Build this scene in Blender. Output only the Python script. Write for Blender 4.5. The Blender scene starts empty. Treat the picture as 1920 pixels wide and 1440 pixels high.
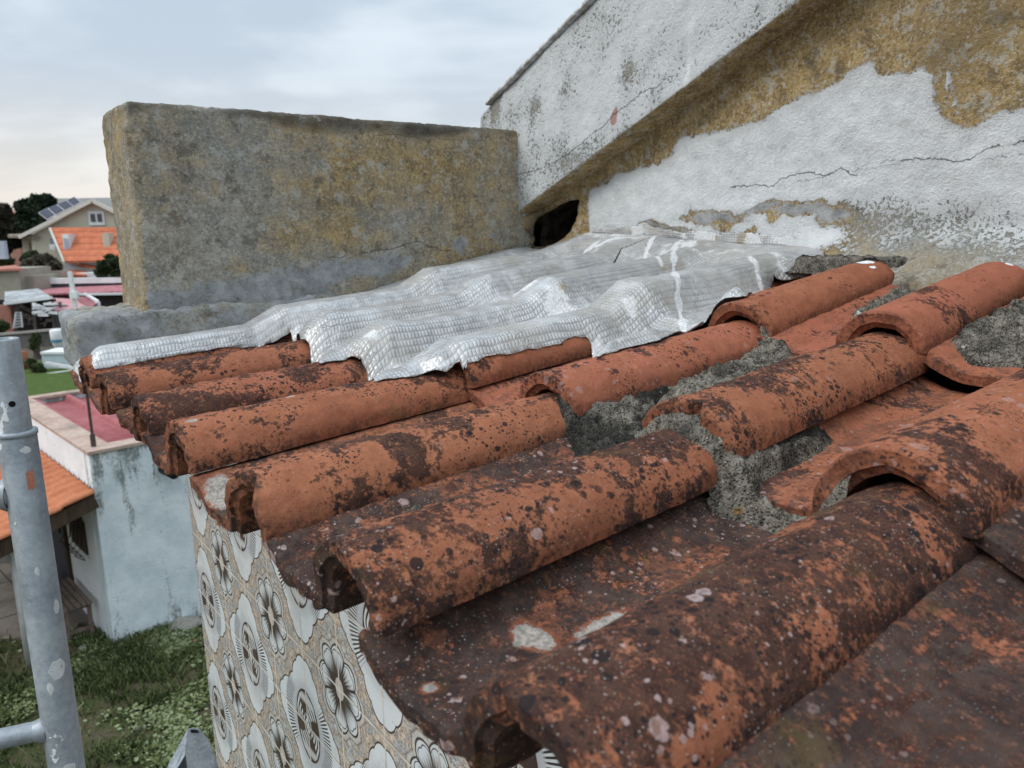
import bpy, bmesh, math, random
import numpy as np
from mathutils import Vector, Matrix
random.seed(7); rng = np.random.default_rng(7)
R = math.radians
SC = bpy.context.scene
COL = SC.collection

# ------------------------------------------------------------------ camera
H = 4.70                                   # camera height above the garden
FOC, TH, RO, PHI = 1440., .2046, -.0148, .649
cam_d = bpy.data.cameras.new('camera'); cam = bpy.data.objects.new('camera', cam_d); COL.objects.link(cam)
cam_d.sensor_width = 36; cam_d.lens = 27; cam_d.clip_start = .02; cam_d.clip_end = 900
_c, _s = math.cos(RO), math.sin(RO)
_r = Vector((1, 0, 0)); _u = Vector((0, math.sin(TH), math.cos(TH))); _f = Vector((0, math.cos(TH), -math.sin(TH)))
r2 = _c*_r+_s*_u; u2 = -_s*_r+_c*_u
m = Matrix((r2, u2, -_f)).transposed().to_4x4(); m.translation = (0, 0, H)
cam.matrix_world = m
cam_d.dof.use_dof = True; cam_d.dof.focus_distance = 1.15; cam_d.dof.aperture_fstop = 9.5
SC.camera = cam

# ------------------------------------------------------------------ node helpers
class X_:
    """a scalar or vector socket with arithmetic"""
    def __init__(s, nt, sock): s.nt = nt; s.k = sock
def _mth(nt, op, *a, clamp=False):
    n = nt.nodes.new('ShaderNodeMath'); n.operation = op; n.use_clamp = clamp
    for i, v in enumerate(a):
        if isinstance(v, X_): nt.links.new(v.k, n.inputs[i])
        else: n.inputs[i].default_value = v
    return X_(nt, n.outputs[0])
for nm, op in (('add', 'ADD'), ('sub', 'SUBTRACT'), ('mul', 'MULTIPLY'), ('truediv', 'DIVIDE'), ('pow', 'POWER')):
    setattr(X_, '__%s__' % nm, lambda s, o, op=op: _mth(s.nt, op, s, o))
    setattr(X_, '__r%s__' % nm, lambda s, o, op=op: _mth(s.nt, op, o, s))
X_.__lt__ = lambda s, o: _mth(s.nt, 'LESS_THAN', s, o)
X_.__gt__ = lambda s, o: _mth(s.nt, 'GREATER_THAN', s, o)

class Mat:
    def __init__(s, name, rough=.9, spec=.2):
        s.m = bpy.data.materials.new(name); s.m.use_nodes = True; s.nt = s.m.node_tree
        s.b = s.nt.nodes['Principled BSDF']; s.b.inputs['Roughness'].default_value = rough
        s.b.inputs['Specular IOR Level'].default_value = spec
        s.co = s.nt.nodes.new('ShaderNodeTexCoord').outputs['Object']
    def op(s, o, *a, **k): return _mth(s.nt, o, *a, **k)
    def vec(s, x=0, y=0, z=0):
        n = s.nt.nodes.new('ShaderNodeCombineXYZ')
        for i, v in enumerate((x, y, z)):
            if isinstance(v, X_): s.nt.links.new(v.k, n.inputs[i])
            else: n.inputs[i].default_value = v
        return n.outputs[0]
    def sep(s, v):
        n = s.nt.nodes.new('ShaderNodeSeparateXYZ'); s.nt.links.new(v, n.inputs[0]); return [X_(s.nt, o) for o in n.outputs]
    def map(s, v=None, scale=(1, 1, 1), loc=(0, 0, 0), rot=(0, 0, 0)):
        n = s.nt.nodes.new('ShaderNodeMapping'); s.nt.links.new(v or s.co, n.inputs[0])
        n.inputs['Scale'].default_value = scale; n.inputs['Rotation'].default_value = rot
        if isinstance(loc, tuple): n.inputs['Location'].default_value = loc
        else: s.nt.links.new(loc, n.inputs['Location'])
        return n.outputs[0]
    def noise(s, scale, detail=5, rough=.6, v=None, dist=0):
        n = s.nt.nodes.new('ShaderNodeTexNoise'); s.nt.links.new(v or s.co, n.inputs['Vector'])
        n.inputs['Scale'].default_value = scale; n.inputs['Detail'].default_value = detail
        n.inputs['Roughness'].default_value = rough; n.inputs['Distortion'].default_value = dist
        return X_(s.nt, n.outputs['Fac'])
    def vor(s, scale, v=None, out='Distance', feat='F1', rnd=1.):
        n = s.nt.nodes.new('ShaderNodeTexVoronoi'); n.feature = feat; s.nt.links.new(v or s.co, n.inputs['Vector'])
        n.inputs['Scale'].default_value = scale; n.inputs['Randomness'].default_value = rnd
        return (X_(s.nt, n.outputs['Distance']), n.outputs['Color'] if 'Color' in n.outputs else None)
    def rng(s, x, a, b, c=0., d=1., smooth=False):
        n = s.nt.nodes.new('ShaderNodeMapRange'); n.clamp = True
        if smooth: n.interpolation_type = 'SMOOTHSTEP'
        s.nt.links.new(x.k, n.inputs[0])
        for i, v in enumerate((a, b, c, d)):
            if isinstance(v, X_): s.nt.links.new(v.k, n.inputs[i+1])
            else: n.inputs[i+1].default_value = v
        return X_(s.nt, n.outputs[0])
    def mix(s, f, a, b):
        n = s.nt.nodes.new('ShaderNodeMix'); n.data_type = 'RGBA'
        for i, v in ((0, f), (6, a), (7, b)):
            if isinstance(v, X_): s.nt.links.new(v.k, n.inputs[i])
            elif hasattr(v, 'is_linked') : s.nt.links.new(v, n.inputs[i])
            elif i == 0: n.inputs[0].default_value = v
            else: n.inputs[i].default_value = (*v, 1)
        return n.outputs[2]
    def attr(s, name):
        n = s.nt.nodes.new('ShaderNodeAttribute'); n.attribute_name = name; return X_(s.nt, n.outputs['Fac'])
    def obj(s):
        n = s.nt.nodes.new('ShaderNodeObjectInfo'); return n
    def bump(s, h, dist=.002, strength=1., prev=None):
        n = s.nt.nodes.new('ShaderNodeBump'); n.inputs['Distance'].default_value = dist; n.inputs['Strength'].default_value = strength
        s.nt.links.new(h.k, n.inputs['Height'])
        if prev is not None: s.nt.links.new(prev, n.inputs['Normal'])
        return n.outputs[0]
    def out(s, col=None, normal=None, rough=None, metal=None):
        I = s.b.inputs
        if col is not None:
            if isinstance(col, tuple): I['Base Color'].default_value = (*col, 1)
            else: s.nt.links.new(col, I['Base Color'])
        if normal is not None: s.nt.links.new(normal, I['Normal'])
        for k, v in (('Roughness', rough), ('Metallic', metal)):
            if v is None: continue
            if isinstance(v, X_): s.nt.links.new(v.k, I[k])
            else: I[k].default_value = v
        return s.m

# ------------------------------------------------------------------ sky and sun
SUN_EL, SUN_AZ = R(44), R(-112)            # light comes from the left and a little behind the camera
W = bpy.data.worlds.new('World'); SC.world = W; W.use_nodes = True
nt = W.node_tree; bg = nt.nodes['Background']
class _Wd(Mat):
    def __init__(s, nt): s.nt = nt; s.co = nt.nodes.new('ShaderNodeTexCoord').outputs['Generated']
wd = _Wd(nt)
sky = nt.nodes.new('ShaderNodeTexSky'); sky.sky_type = 'NISHITA'; sky.sun_disc = False
sky.sun_elevation = SUN_EL; sky.sun_rotation = SUN_AZ
x, y, z = wd.sep(wd.co)
zz = wd.op('MAXIMUM', z, .0)
k = 1./(zz+.22)
pv = wd.vec(x*k, y*k, 0.)
n1 = wd.noise(.8, 4, .5, pv, .3)
n2 = wd.noise(2.4, 4, .5, wd.map(pv, loc=(3, 1, 0), scale=(.6, 1, 1)), .2)
cl = wd.rng(n1*.65+n2*.35, .45, .58, smooth=True)
col = wd.mix(cl, (.50, .60, .70), (.80, .90, .97))
warm = wd.rng(zz, .02, .20, 1., 0., smooth=True)
lowband = wd.rng(zz, .05, .16, 0., 1., smooth=True)*wd.rng(zz, .16, .36, 1., 0., smooth=True)
col = wd.mix(lowband*.45, col, (.56, .61, .68))
leftw = wd.rng(x, -.9, .2, 1., .25)
col = wd.mix(warm*leftw*.95, col, (.84, .73, .62))
zen = wd.rng(zz, .32, 1., 1., 2.1)
vm = nt.nodes.new('ShaderNodeVectorMath'); vm.operation = 'SCALE'; nt.links.new(col, vm.inputs[0]); nt.links.new((zen*9.3).k, vm.inputs['Scale'])
mixn = nt.nodes.new('ShaderNodeMix'); mixn.data_type = 'RGBA'; mixn.inputs[0].default_value = .90
nt.links.new(sky.outputs[0], mixn.inputs[6]); nt.links.new(vm.outputs[0], mixn.inputs[7])
nt.links.new(mixn.outputs[2], bg.inputs['Color']); bg.inputs['Strength'].default_value = .1
sd = bpy.data.lights.new('sun', 'SUN'); sd.energy = 1.4; sd.angle = R(22); sd.color = (1, .96, .90)
so = bpy.data.objects.new('sun', sd); COL.objects.link(so)
sdir = Vector((math.sin(SUN_AZ)*math.cos(SUN_EL), math.cos(SUN_AZ)*math.cos(SUN_EL), math.sin(SUN_EL)))
so.rotation_euler = sdir.to_track_quat('Z', 'Y').to_euler(); so.location = (-3, -2, 8)
SC.view_settings.view_transform = 'Standard'; SC.view_settings.look = 'None'; SC.view_settings.exposure = 0.30
SC.cycles.max_bounces = 6; SC.cycles.use_denoising = True

# ------------------------------------------------------------------ frames: roof (s up the slope, e along the eave, z from eye level)
EV = Vector((-math.sin(PHI), math.cos(PHI), 0)); NV = Vector((math.cos(PHI), math.sin(PHI), 0))
def P(s, e, z): return NV*s+EV*e+Vector((0, 0, H+z))
def PA(s, e, z):
    s, e, z = np.broadcast_arrays(s, e, z)
    return np.stack([NV.x*s+EV.x*e, NV.y*s+EV.y*e, H+z], -1)
def rayw(px, py):
    X = (px-960)/FOC; U = (720-py)/FOC; X, U = _c*X-_s*U, _s*X+_c*U
    return _r*X+_u*U+_f
def ray(px, py):
    d = rayw(px, py); return np.array([d.dot(NV), d.dot(EV), d.z])
def ats(px, py, s): r = ray(px, py); r = r*s/r[0]; return r[1], r[2]      # point on a wall parallel to the eave -> (e, z)
def ate(px, py, e): r = ray(px, py); r = r*e/r[1]; return r[0], r[2]      # point on the concrete parapet's face -> (s, z)
def gz(px, py, z=0.): d = rayw(px, py); return d*((z-H)/d.z)+Vector((0, 0, H))  # on the ground
def aty(px, py, y): d = rayw(px, py); return d*(y/d.y)+Vector((0, 0, H))

# ------------------------------------------------------------------ numpy noise
_perm = rng.random((4, 64, 64, 64)).astype(np.float32)
def vnoise(x, y, z=0., k=0):
    x, y, z = np.broadcast_arrays(np.asarray(x, float), np.asarray(y, float), np.asarray(z, float))
    xi, yi, zi = np.floor(x).astype(int), np.floor(y).astype(int), np.floor(z).astype(int)
    fx, fy, fz = x-xi, y-yi, z-zi
    fx, fy, fz = [t*t*(3-2*t) for t in (fx, fy, fz)]
    T = _perm[k]; g = lambda a, b, c: T[(xi+a) & 63, (yi+b) & 63, (zi+c) & 63]
    a = g(0, 0, 0)*(1-fx)+g(1, 0, 0)*fx; b = g(0, 1, 0)*(1-fx)+g(1, 1, 0)*fx
    c = g(0, 0, 1)*(1-fx)+g(1, 0, 1)*fx; d = g(0, 1, 1)*(1-fx)+g(1, 1, 1)*fx
    return ((a*(1-fy)+b*fy)*(1-fz)+(c*(1-fy)+d*fy)*fz)*2-1
def fbm(x, y, z=0., o=4, k=0, g=.5):
    t = 0; a = 1.; f = 1.; n = 0
    for i in range(o):
        t = t+a*vnoise(np.asarray(x)*f+i*7.3, np.asarray(y)*f+i*3.1, np.asarray(z)*f+i*5.7, (k+i) % 4); n += a; a *= g; f *= 2.03
    return t/n
def sstep(a, b, x): t = np.clip((x-a)/(b-a), 0, 1); return t*t*(3-2*t)
def inpoly(x, y, poly):
    c = np.zeros(np.shape(x), bool); n = len(poly)
    for i in range(n):
        x0, y0 = poly[i]; x1, y1 = poly[(i+1) % n]
        if y0 == y1: continue
        c ^= ((y0 > y) != (y1 > y)) & (x < (x1-x0)*(y-y0)/(y1-y0)+x0)
    return c
def segd(x, y, pts, closed=False):
    d = np.full(np.shape(x), 1e9); n = len(pts)
    for i in range(n if closed else n-1):
        x0, y0 = pts[i]; x1, y1 = pts[(i+1) % n]; dx, dy = x1-x0, y1-y0
        t = np.clip(((x-x0)*dx+(y-y0)*dy)/(dx*dx+dy*dy+1e-12), 0, 1)
        d = np.minimum(d, np.hypot(x-x0-t*dx, y-y0-t*dy))
    return d
def sdf(x, y, poly):                          # positive inside
    d = segd(x, y, poly, True); return np.where(inpoly(x, y, poly), d, -d)

# ------------------------------------------------------------------ object helpers
def tag(o, label=None, cat=None, group=None, kind=None):
    if label: o['label'] = label
    if cat: o['category'] = cat
    if group: o['group'] = group
    if kind: o['kind'] = kind
    return o
def empty(name, loc, label=None, cat=None, group=None, rz=0):
    o = bpy.data.objects.new(name, None); COL.objects.link(o); o.location = loc; o.rotation_euler = (0, 0, rz)
    o.empty_display_size = .1
    return tag(o, label, cat, group)
def link(name, me, mat=None, parent=None, loc=(0, 0, 0), rot=None):
    o = bpy.data.objects.new(name, me); COL.objects.link(o)
    if mat: me.materials.append(mat)
    o.location = loc
    if rot: o.rotation_euler = rot
    if parent: o.parent = parent
    return o
def mesh(name, verts, faces, smooth=False):
    me = bpy.data.meshes.new(name); me.from_pydata([tuple(v) for v in verts], [], [tuple(f) for f in faces]); me.update()
    if smooth: me.shade_smooth()
    return me
def npmesh(name, V, Q, smooth=True, attrs=None):
    """V (n,3) array, Q (m,4) quads"""
    me = bpy.data.meshes.new(name); V = np.asarray(V, np.float32); Q = np.asarray(Q, np.int32)
    me.vertices.add(len(V)); me.vertices.foreach_set('co', V.ravel())
    me.loops.add(Q.size); me.loops.foreach_set('vertex_index', Q.ravel())
    me.polygons.add(len(Q)); me.polygons.foreach_set('loop_start', np.arange(len(Q), dtype=np.int32)*Q.shape[1])
    me.polygons.foreach_set('loop_total', np.full(len(Q), Q.shape[1], np.int32))
    for k_, a in (attrs or {}).items():
        at = me.attributes.new(k_, 'FLOAT', 'POINT'); at.data.foreach_set('value', np.asarray(a, np.float32).ravel())
    me.update(calc_edges=True); me.validate()
    if smooth: me.shade_smooth()
    return me
def gridq(nu, nv, off=0):
    i, j = np.meshgrid(np.arange(nu-1), np.arange(nv-1), indexing='ij'); a = i*nv+j
    return np.stack([a, a+nv, a+nv+1, a+1], -1).reshape(-1, 4)+off
def local(o_loc, V): return np.asarray(V)-np.array(o_loc)
class MB:
    """collects boxes, bars and plates in world space and links them as ONE mesh"""
    def __init__(s): s.v = []; s.f = []
    def poly(s, pts, faces):
        o = len(s.v); s.v += [Vector(p) for p in pts]; s.f += [tuple(i+o for i in f) for f in faces]; return s
    def hexa(s, a, b):                        # two quads (4 points each), joined
        return s.poly(list(a)+list(b), [(3, 2, 1, 0), (4, 5, 6, 7), (0, 1, 5, 4), (1, 2, 6, 5), (2, 3, 7, 6), (3, 0, 4, 7)])
    def box(s, x0, x1, y0, y1, z0, z1, M=None):
        M = M or (lambda p: p)
        q = lambda z: [M(Vector(p)) for p in ((x0, y0, z), (x1, y0, z), (x1, y1, z), (x0, y1, z))]
        return s.hexa(q(z0), q(z1))
    def bar(s, a, b, w, h=None, up=Vector((0, 0, 1))):
        a, b = Vector(a), Vector(b); h = h or w; d = (b-a).normalized(); sx = d.cross(up)
        if sx.length < 1e-3: sx = d.cross(Vector((1, 0, 0)))
        sx.normalize(); sy = sx.cross(d)
        q = lambda p: [p-sx*w/2-sy*h/2, p+sx*w/2-sy*h/2, p+sx*w/2+sy*h/2, p-sx*w/2+sy*h/2]
        return s.hexa(q(a), q(b))
    def tube(s, pts, r, n=10, cap=True):
        o = len(s.v); pts = [Vector(p) for p in pts]; rr = r if isinstance(r, (list, tuple)) else [r]*len(pts)
        for i, p in enumerate(pts):
            d = (pts[min(i+1, len(pts)-1)]-pts[max(i-1, 0)]).normalized()
            a = d.cross(Vector((0, 0, 1)));
            if a.length < .05: a = d.cross(Vector((1, 0, 0)))
            a.normalize(); b = d.cross(a)
            s.v += [p+(a*math.cos(t)+b*math.sin(t))*rr[i] for t in [2*math.pi*k/n for k in range(n)]]
        for i in range(len(pts)-1):
            for k in range(n): s.f.append((o+i*n+k, o+i*n+(k+1) % n, o+(i+1)*n+(k+1) % n, o+(i+1)*n+k))
        if cap: s.f.append(tuple(range(o+n-1, o-1, -1))); s.f.append(tuple(range(o+(len(pts)-1)*n, o+len(pts)*n)))
        return s
    def build(s, name, mat, parent=None, smooth=False, bevel=0, loc=None):
        wl = Vector(loc) if loc is not None else (parent.matrix_world_loc if hasattr(parent, 'matrix_world_loc') else None)
        if wl is None:
            wl = Vector((0, 0, 0)); p = parent
            while p is not None: wl += p.location; p = p.parent
            if parent is None:
                xs = [sum(c)/len(s.v) for c in zip(*[(v.x, v.y) for v in s.v])]; wl = Vector((xs[0], xs[1], min(v.z for v in s.v)))
        me = mesh(name, [v-wl for v in s.v], s.f, smooth)
        bm = bmesh.new(); bm.from_mesh(me); bmesh.ops.recalc_face_normals(bm, faces=bm.faces)
        if bevel: bmesh.ops.bevel(bm, geom=bm.edges[:], offset=bevel, segments=2, affect='EDGES', profile=.6)
        bm.to_mesh(me); bm.free()
        if smooth: me.shade_smooth()
        o = link(name, me, mat, parent)
        if parent is None: o.location = wl
        return o
# ------------------------------------------------------------------ terracotta
def clay_material():
    M = Mat('weathered clay', .88, .12)
    oi = M.obj(); ocol = oi.outputs['Color']; rnd = X_(M.nt, oi.outputs['Random'])
    c = M.nt.nodes.new('ShaderNodeSeparateColor'); M.nt.links.new(ocol, c.inputs[0])
    dirt, pale, hue = [X_(M.nt, o) for o in c.outputs]
    v = M.map(loc=M.vec(rnd*7.3, rnd*3.1, rnd*5.7))
    pan = M.attr('pan'); edge = M.attr('edge'); spot = M.attr('spot'); crest = M.attr('crest'); paint = M.attr('paint')
    big = M.noise(7, 5, .6, v, .6); mid = M.noise(28, 6, .65, v, .3); fine = M.noise(160, 5, .7, v); grit = M.noise(620, 2, .6, v)
    st = M.noise(16, 6, .7, M.map(v, scale=(3.2, .8, 1.5)), .4)
    base = M.mix(M.rng(big*.5+mid*.5, .40, .62), (.262, .096, .050), (.405, .160, .083))
    base = M.mix(hue*M.rng(mid, .35, .6, .25, 1.), base, (.36, .115, .072))
    base = M.mix(M.rng(fine, .52, .74)*.55, base, (.23, .068, .032))
    base = M.mix(M.rng(M.noise(45, 4, .7, v), .60, .72)*.45, base, (.50, .22, .12))
    base = M.mix(edge*.85*M.rng(fine*.5+mid*.5, .40, .56), base, (.075, .034, .022))
    # brown film of dirt
    tex = big*.46+mid*.32+fine*.22
    d1 = M.rng(tex+(dirt-.5)*.155+crest*.05+pan*.035, .520, .560, smooth=True)
    d1 = d1*(1.-M.rng(M.noise(90, 5, .75, v), .56, .64)*.8)*(1.-M.rng(grit, .60, .68)*.5)
    col = M.mix(d1*.89, base, M.mix(M.rng(M.noise(60, 4, .7, v), .42, .60), (.013, .011, .013), (.050, .030, .024)))
    d2 = M.rng(st*.62+fine*.38+(dirt-.5)*.12+pan*.03, .49, .555, smooth=True)
    col = M.mix(d2*(.12+pan*.62)*M.rng(dirt, .1, .6, .45, 1.)*M.rng(M.noise(75, 5, .75, v), .42, .58, 1., .50), col, M.mix(M.rng(mid, .4, .6), (.028, .026, .027), (.080, .064, .056)))
    olive = M.rng(M.noise(18, 4, .6, M.map(v, loc=(4, 2, 1))), .60, .70)*M.rng(dirt, .2, .7, .2, .8)
    col = M.mix(olive*.5, col, (.12, .085, .03))
    # black round lichens, clumped
    def dots(scale, r0, r1, clump, lo, hi, seed, jag=.25):
        vv = M.map(v, loc=(seed, seed*.7, -seed))
        w = M.noise(scale*1.7, 4, .6, vv)
        dd, cc = M.vor(scale, vv); q = M.sep(cc)[0]
        rad = r0+(r1-r0)*q
        cl_ = M.noise(clump, 3, .6, M.map(v, loc=(-seed, 3, seed)))
        on = M.rng(cl_, lo, hi)
        return M.rng(dd+(w-.5)*jag-rad*on, -.03, .04, 1., 0., smooth=True)*M.rng(on, .05, .2)
    k1 = dots(52, .05, .38, 9, .44, .60, 1.7, .45); k2 = dots(105, .10, .42, 13, .42, .58, 5.1, .4); k3 = dots(230, .1, .40, 17, .38, .52, 2.9, .35)
    blk = M.op('MAXIMUM', M.op('MAXIMUM', k1, k2), k3)*M.rng(dirt, 0., .4, .5, 1.)*(1.-pan*.45)
    blk = blk*M.rng(M.noise(9, 3, .6, M.map(v, loc=(9, 9, 2)))+crest*.12+(dirt-.5)*.25, .42, .54)
    col = M.mix(blk*.90, col, (.020, .016, .017))
    # pale grey-pink lichens and small flecks
    p1 = dots(46, .02, .34, 8, .50, .62, 8.3, .8); p2 = dots(120, .02, .34, 12, .48, .60, 3.3, .7); p3 = dots(330, .02, .24, 20, .40, .52, 6.1)
    pl = M.op('MAXIMUM', p1, p2)*M.rng(pale, .1, .6)
    col = M.mix(pl*M.rng(fine, .36, .52, .25, .85), col, M.mix(M.noise(30, 2, .5, v), (.33, .29, .30), (.44, .27, .23)))
    col = M.mix(p3*M.rng(pale, 0., .6, .12, .7), col, (.40, .35, .31))
    sp = M.rng(spot+(mid-.5)*1.5+(fine-.5)*.9, .42, .52, smooth=True)
    rim = M.rng(spot+(mid-.5)*.5, .30, .44)*(1.-sp)
    col = M.mix(rim*.4*M.rng(spot, .05, .2), col, (.42, .13, .06))
    col = M.mix(sp, col, M.mix(M.rng(fine, .4, .6), (.42, .375, .33), (.22, .20, .18)))
    pt = M.rng(paint+(mid-.5)*.7+(fine-.5)*.2, .48, .54, smooth=True)
    col = M.mix(pt, col, (.74, .76, .78))
    h = mid*.35+fine*.55+grit*.34+d1*.14
    rg = M.rng(d1, 0., 1., .80, .93)
    return M.out(col, M.bump(h, .0022, .85), rg)
CLAY = clay_material()

def mortar_material():
    M = Mat('sandy mortar', .95, .1)
    big = M.noise(14, 5, .6); mid = M.noise(60, 5, .7); f = M.noise(420, 3, .7)
    dd, cc = M.vor(260); q = M.sep(cc)[0]
    col = M.mix(M.rng(mid*.5+big*.2+f*.3, .42, .60), (.048, .042, .035), (.35, .315, .26))
    col = M.mix(M.rng(q, .80, .95)*M.rng(dd, .2, .38, 1., 0.), col, (.55, .52, .47))
    col = M.mix(M.rng(q, .0, .22, 1., 0.)*M.rng(dd, .15, .35, 1., 0.), col, (.03, .028, .026))
    moss = M.attr('dark')
    col = M.mix(M.rng(moss+(mid-.5)*1.1, .38, .62), col, (.034, .032, .028))
    o = M.rng(M.noise(26, 3, .6, M.map(loc=(3, 1, 5))), .70, .76)
    col = M.mix(o*.8, col, (.34, .17, .035))
    col = M.mix(M.rng(M.noise(42, 3, .6, M.map(loc=(1, 7, 2))), .70, .74)*.8, col, (.55, .58, .60))
    h = mid*.5+f*.35+M.rng(dd, 0., .5, .6, 0.)
    return M.out(col, M.bump(h, .008, 1.))
MORTAR = mortar_material()

def membrane_material():
    """silvery scrim-reinforced roofing membrane, partly overpainted white"""
    M = Mat('roofing membrane', .55, .35)
    gs, ge, pa, di, cr = [M.attr(a) for a in ('gs', 'ge', 'paint', 'dirt', 'crease')]
    big = M.noise(6, 4, .6); mid = M.noise(34, 5, .65); fine = M.noise(240, 4, .7)
    def lines(g, n):
        t = M.op('FRACT', g*n); return M.op('ABSOLUTE', t-.5)*2.       # 1 on the line
    a = lines(gs+(mid-.5)*.004, 142.); b = lines(ge+(mid-.5)*.004, 132.)
    ln = M.op('MAXIMUM', M.rng(a, .62, .98), M.rng(b, .62, .98))
    vis = (1.-M.rng(pa+(mid-.5)*.8, .45, .62))
    patch = M.rng(M.noise(11, 4, .6, M.map(loc=(5, 1, 2))), .38, .56, .35, 1.)
    col = M.mix(M.rng(big*.5+mid*.5, .40, .6), (.36, .355, .35), (.62, .62, .62))
    col = M.mix(ln*.60*patch, col, (.18, .18, .185))
    col = M.mix(M.rng(M.noise(7, 5, .65, M.map(loc=(8, 3, 1))), .48, .62)*.45, col, (.40, .36, .31))
    d = M.rng(di+(mid-.5)*.9+(fine-.5)*.3, .42, .66)
    col = M.mix(d*.75, col, (.30, .24, .16))
    w = M.rng(pa+(mid-.5)*.9+(fine-.5)*.4, .48, .60)
    col = M.mix(w*.9, col, M.mix(M.rng(fine, .4, .65), (.50, .495, .49), (.74, .75, .76)))
    col = M.mix(M.rng(mid*.6+fine*.4, .60, .68)*.4, col, (.27, .26, .25))
    col = M.mix(M.rng(cr, .5, .7), col, (.03, .03, .03))
    cell = M.rng(a, .4, 1., 1., 0.)*M.rng(b, .4, 1., 1., 0.)
    crk = M.rng(M.op('ABSOLUTE', M.noise(26, 4, .6, M.map(loc=(2, 9, 4)), .8)-.5), .0, .05, 1., 0.)*M.rng(M.noise(9, 2, .5), .42, .56)
    h = cell*(.35+vis*.65)*patch+mid*.5+fine*.15+w*.35+crk*1.3
    return M.out(col, M.bump(h, .0012, .7), M.rng(w, 0., 1., .36, .75), M.rng(w+d, 0., .6, .30, 0.))
MEMBRANE = membrane_material()

# ------------------------------------------------------------------ the roof lattice, measured: period WT along the eave, three courses
WT = .24; E3 = 1.0153
S0 = [.2307, .6416, 1.0518]; ZC = [-.2461, -.1895, -.123]; TILT = [R(3.0), R(4.3), R(6.6)]
TL = .455                                                   # tile length
# per tile: shift along s, e, z and yaw (all found by comparing with the photograph)
JT = {(0, 6): (.0, .004, -.010, .00), (0, 5): (0, 0, .004, 0), (0, 3): (-.004, .006, .006, 0), (0, 1): (-.004, .004, 0, 0), (0, 2): (0, -.002, 0, 0.),
      (1, 6): (-.006, .011, -.003, .00), (1, 5): (-.004, .004, 0, .0), (1, 4): (0, .003, -.005, .0), (2, 4): (0, .004, -.006, .035), (2, 5): (0, .004, -.002, .05)}
RX = .0655; HR, HL = .055, .073                             # barrel half width, height of its right and left flank
XL = -.196                                                  # left edge of the pan
def prof(x, v):
    """top surface of one tile, relative to its front crown; v = distance from the front"""
    k = 1-.13*np.clip(v/TL, 0, 1); r = RX*k
    q = np.clip(1-(x/r)**2, 0, 1)**.5
    right = -HR*k+HR*k*q
    left = -HL*k+HL*k*q
    pan = -HL*k-.001+.020*sstep(-.125, XL+.01, x)+.0045*sstep(-.075, -.055, x)
    pan = pan+.006*sstep(-.11, -.06, x)*0
    left = np.maximum(left, pan) if True else left
    return np.where(x >= 0, right, np.where(x < -r, pan, left))
def tile_frame(i, k):
    ds, de, dz, yw = JT.get((i, k), (0, 0, 0, 0))
    return S0[i]+ds, E3+(3-k)*WT+de, ZC[i]+dz, yw
def roofz(s, e, rows=(0, 1, 2), cols=range(0, 9)):
    z = np.full(np.shape(s), -.36)
    for i in rows:
        for k in cols:
            s0, e0, z0, yw = tile_frame(i, k)
            y = s-s0; x = -(e-e0); x, y = x*math.cos(yw)+y*math.sin(yw), -x*math.sin(yw)+y*math.cos(yw)
            ok = (y > 0) & (y < TL) & (x > XL) & (x < RX)
            zt = z0+prof(x, y)+y*math.tan(TILT[i])
            z = np.where(ok & (zt > z), zt, z)
    return z
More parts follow.
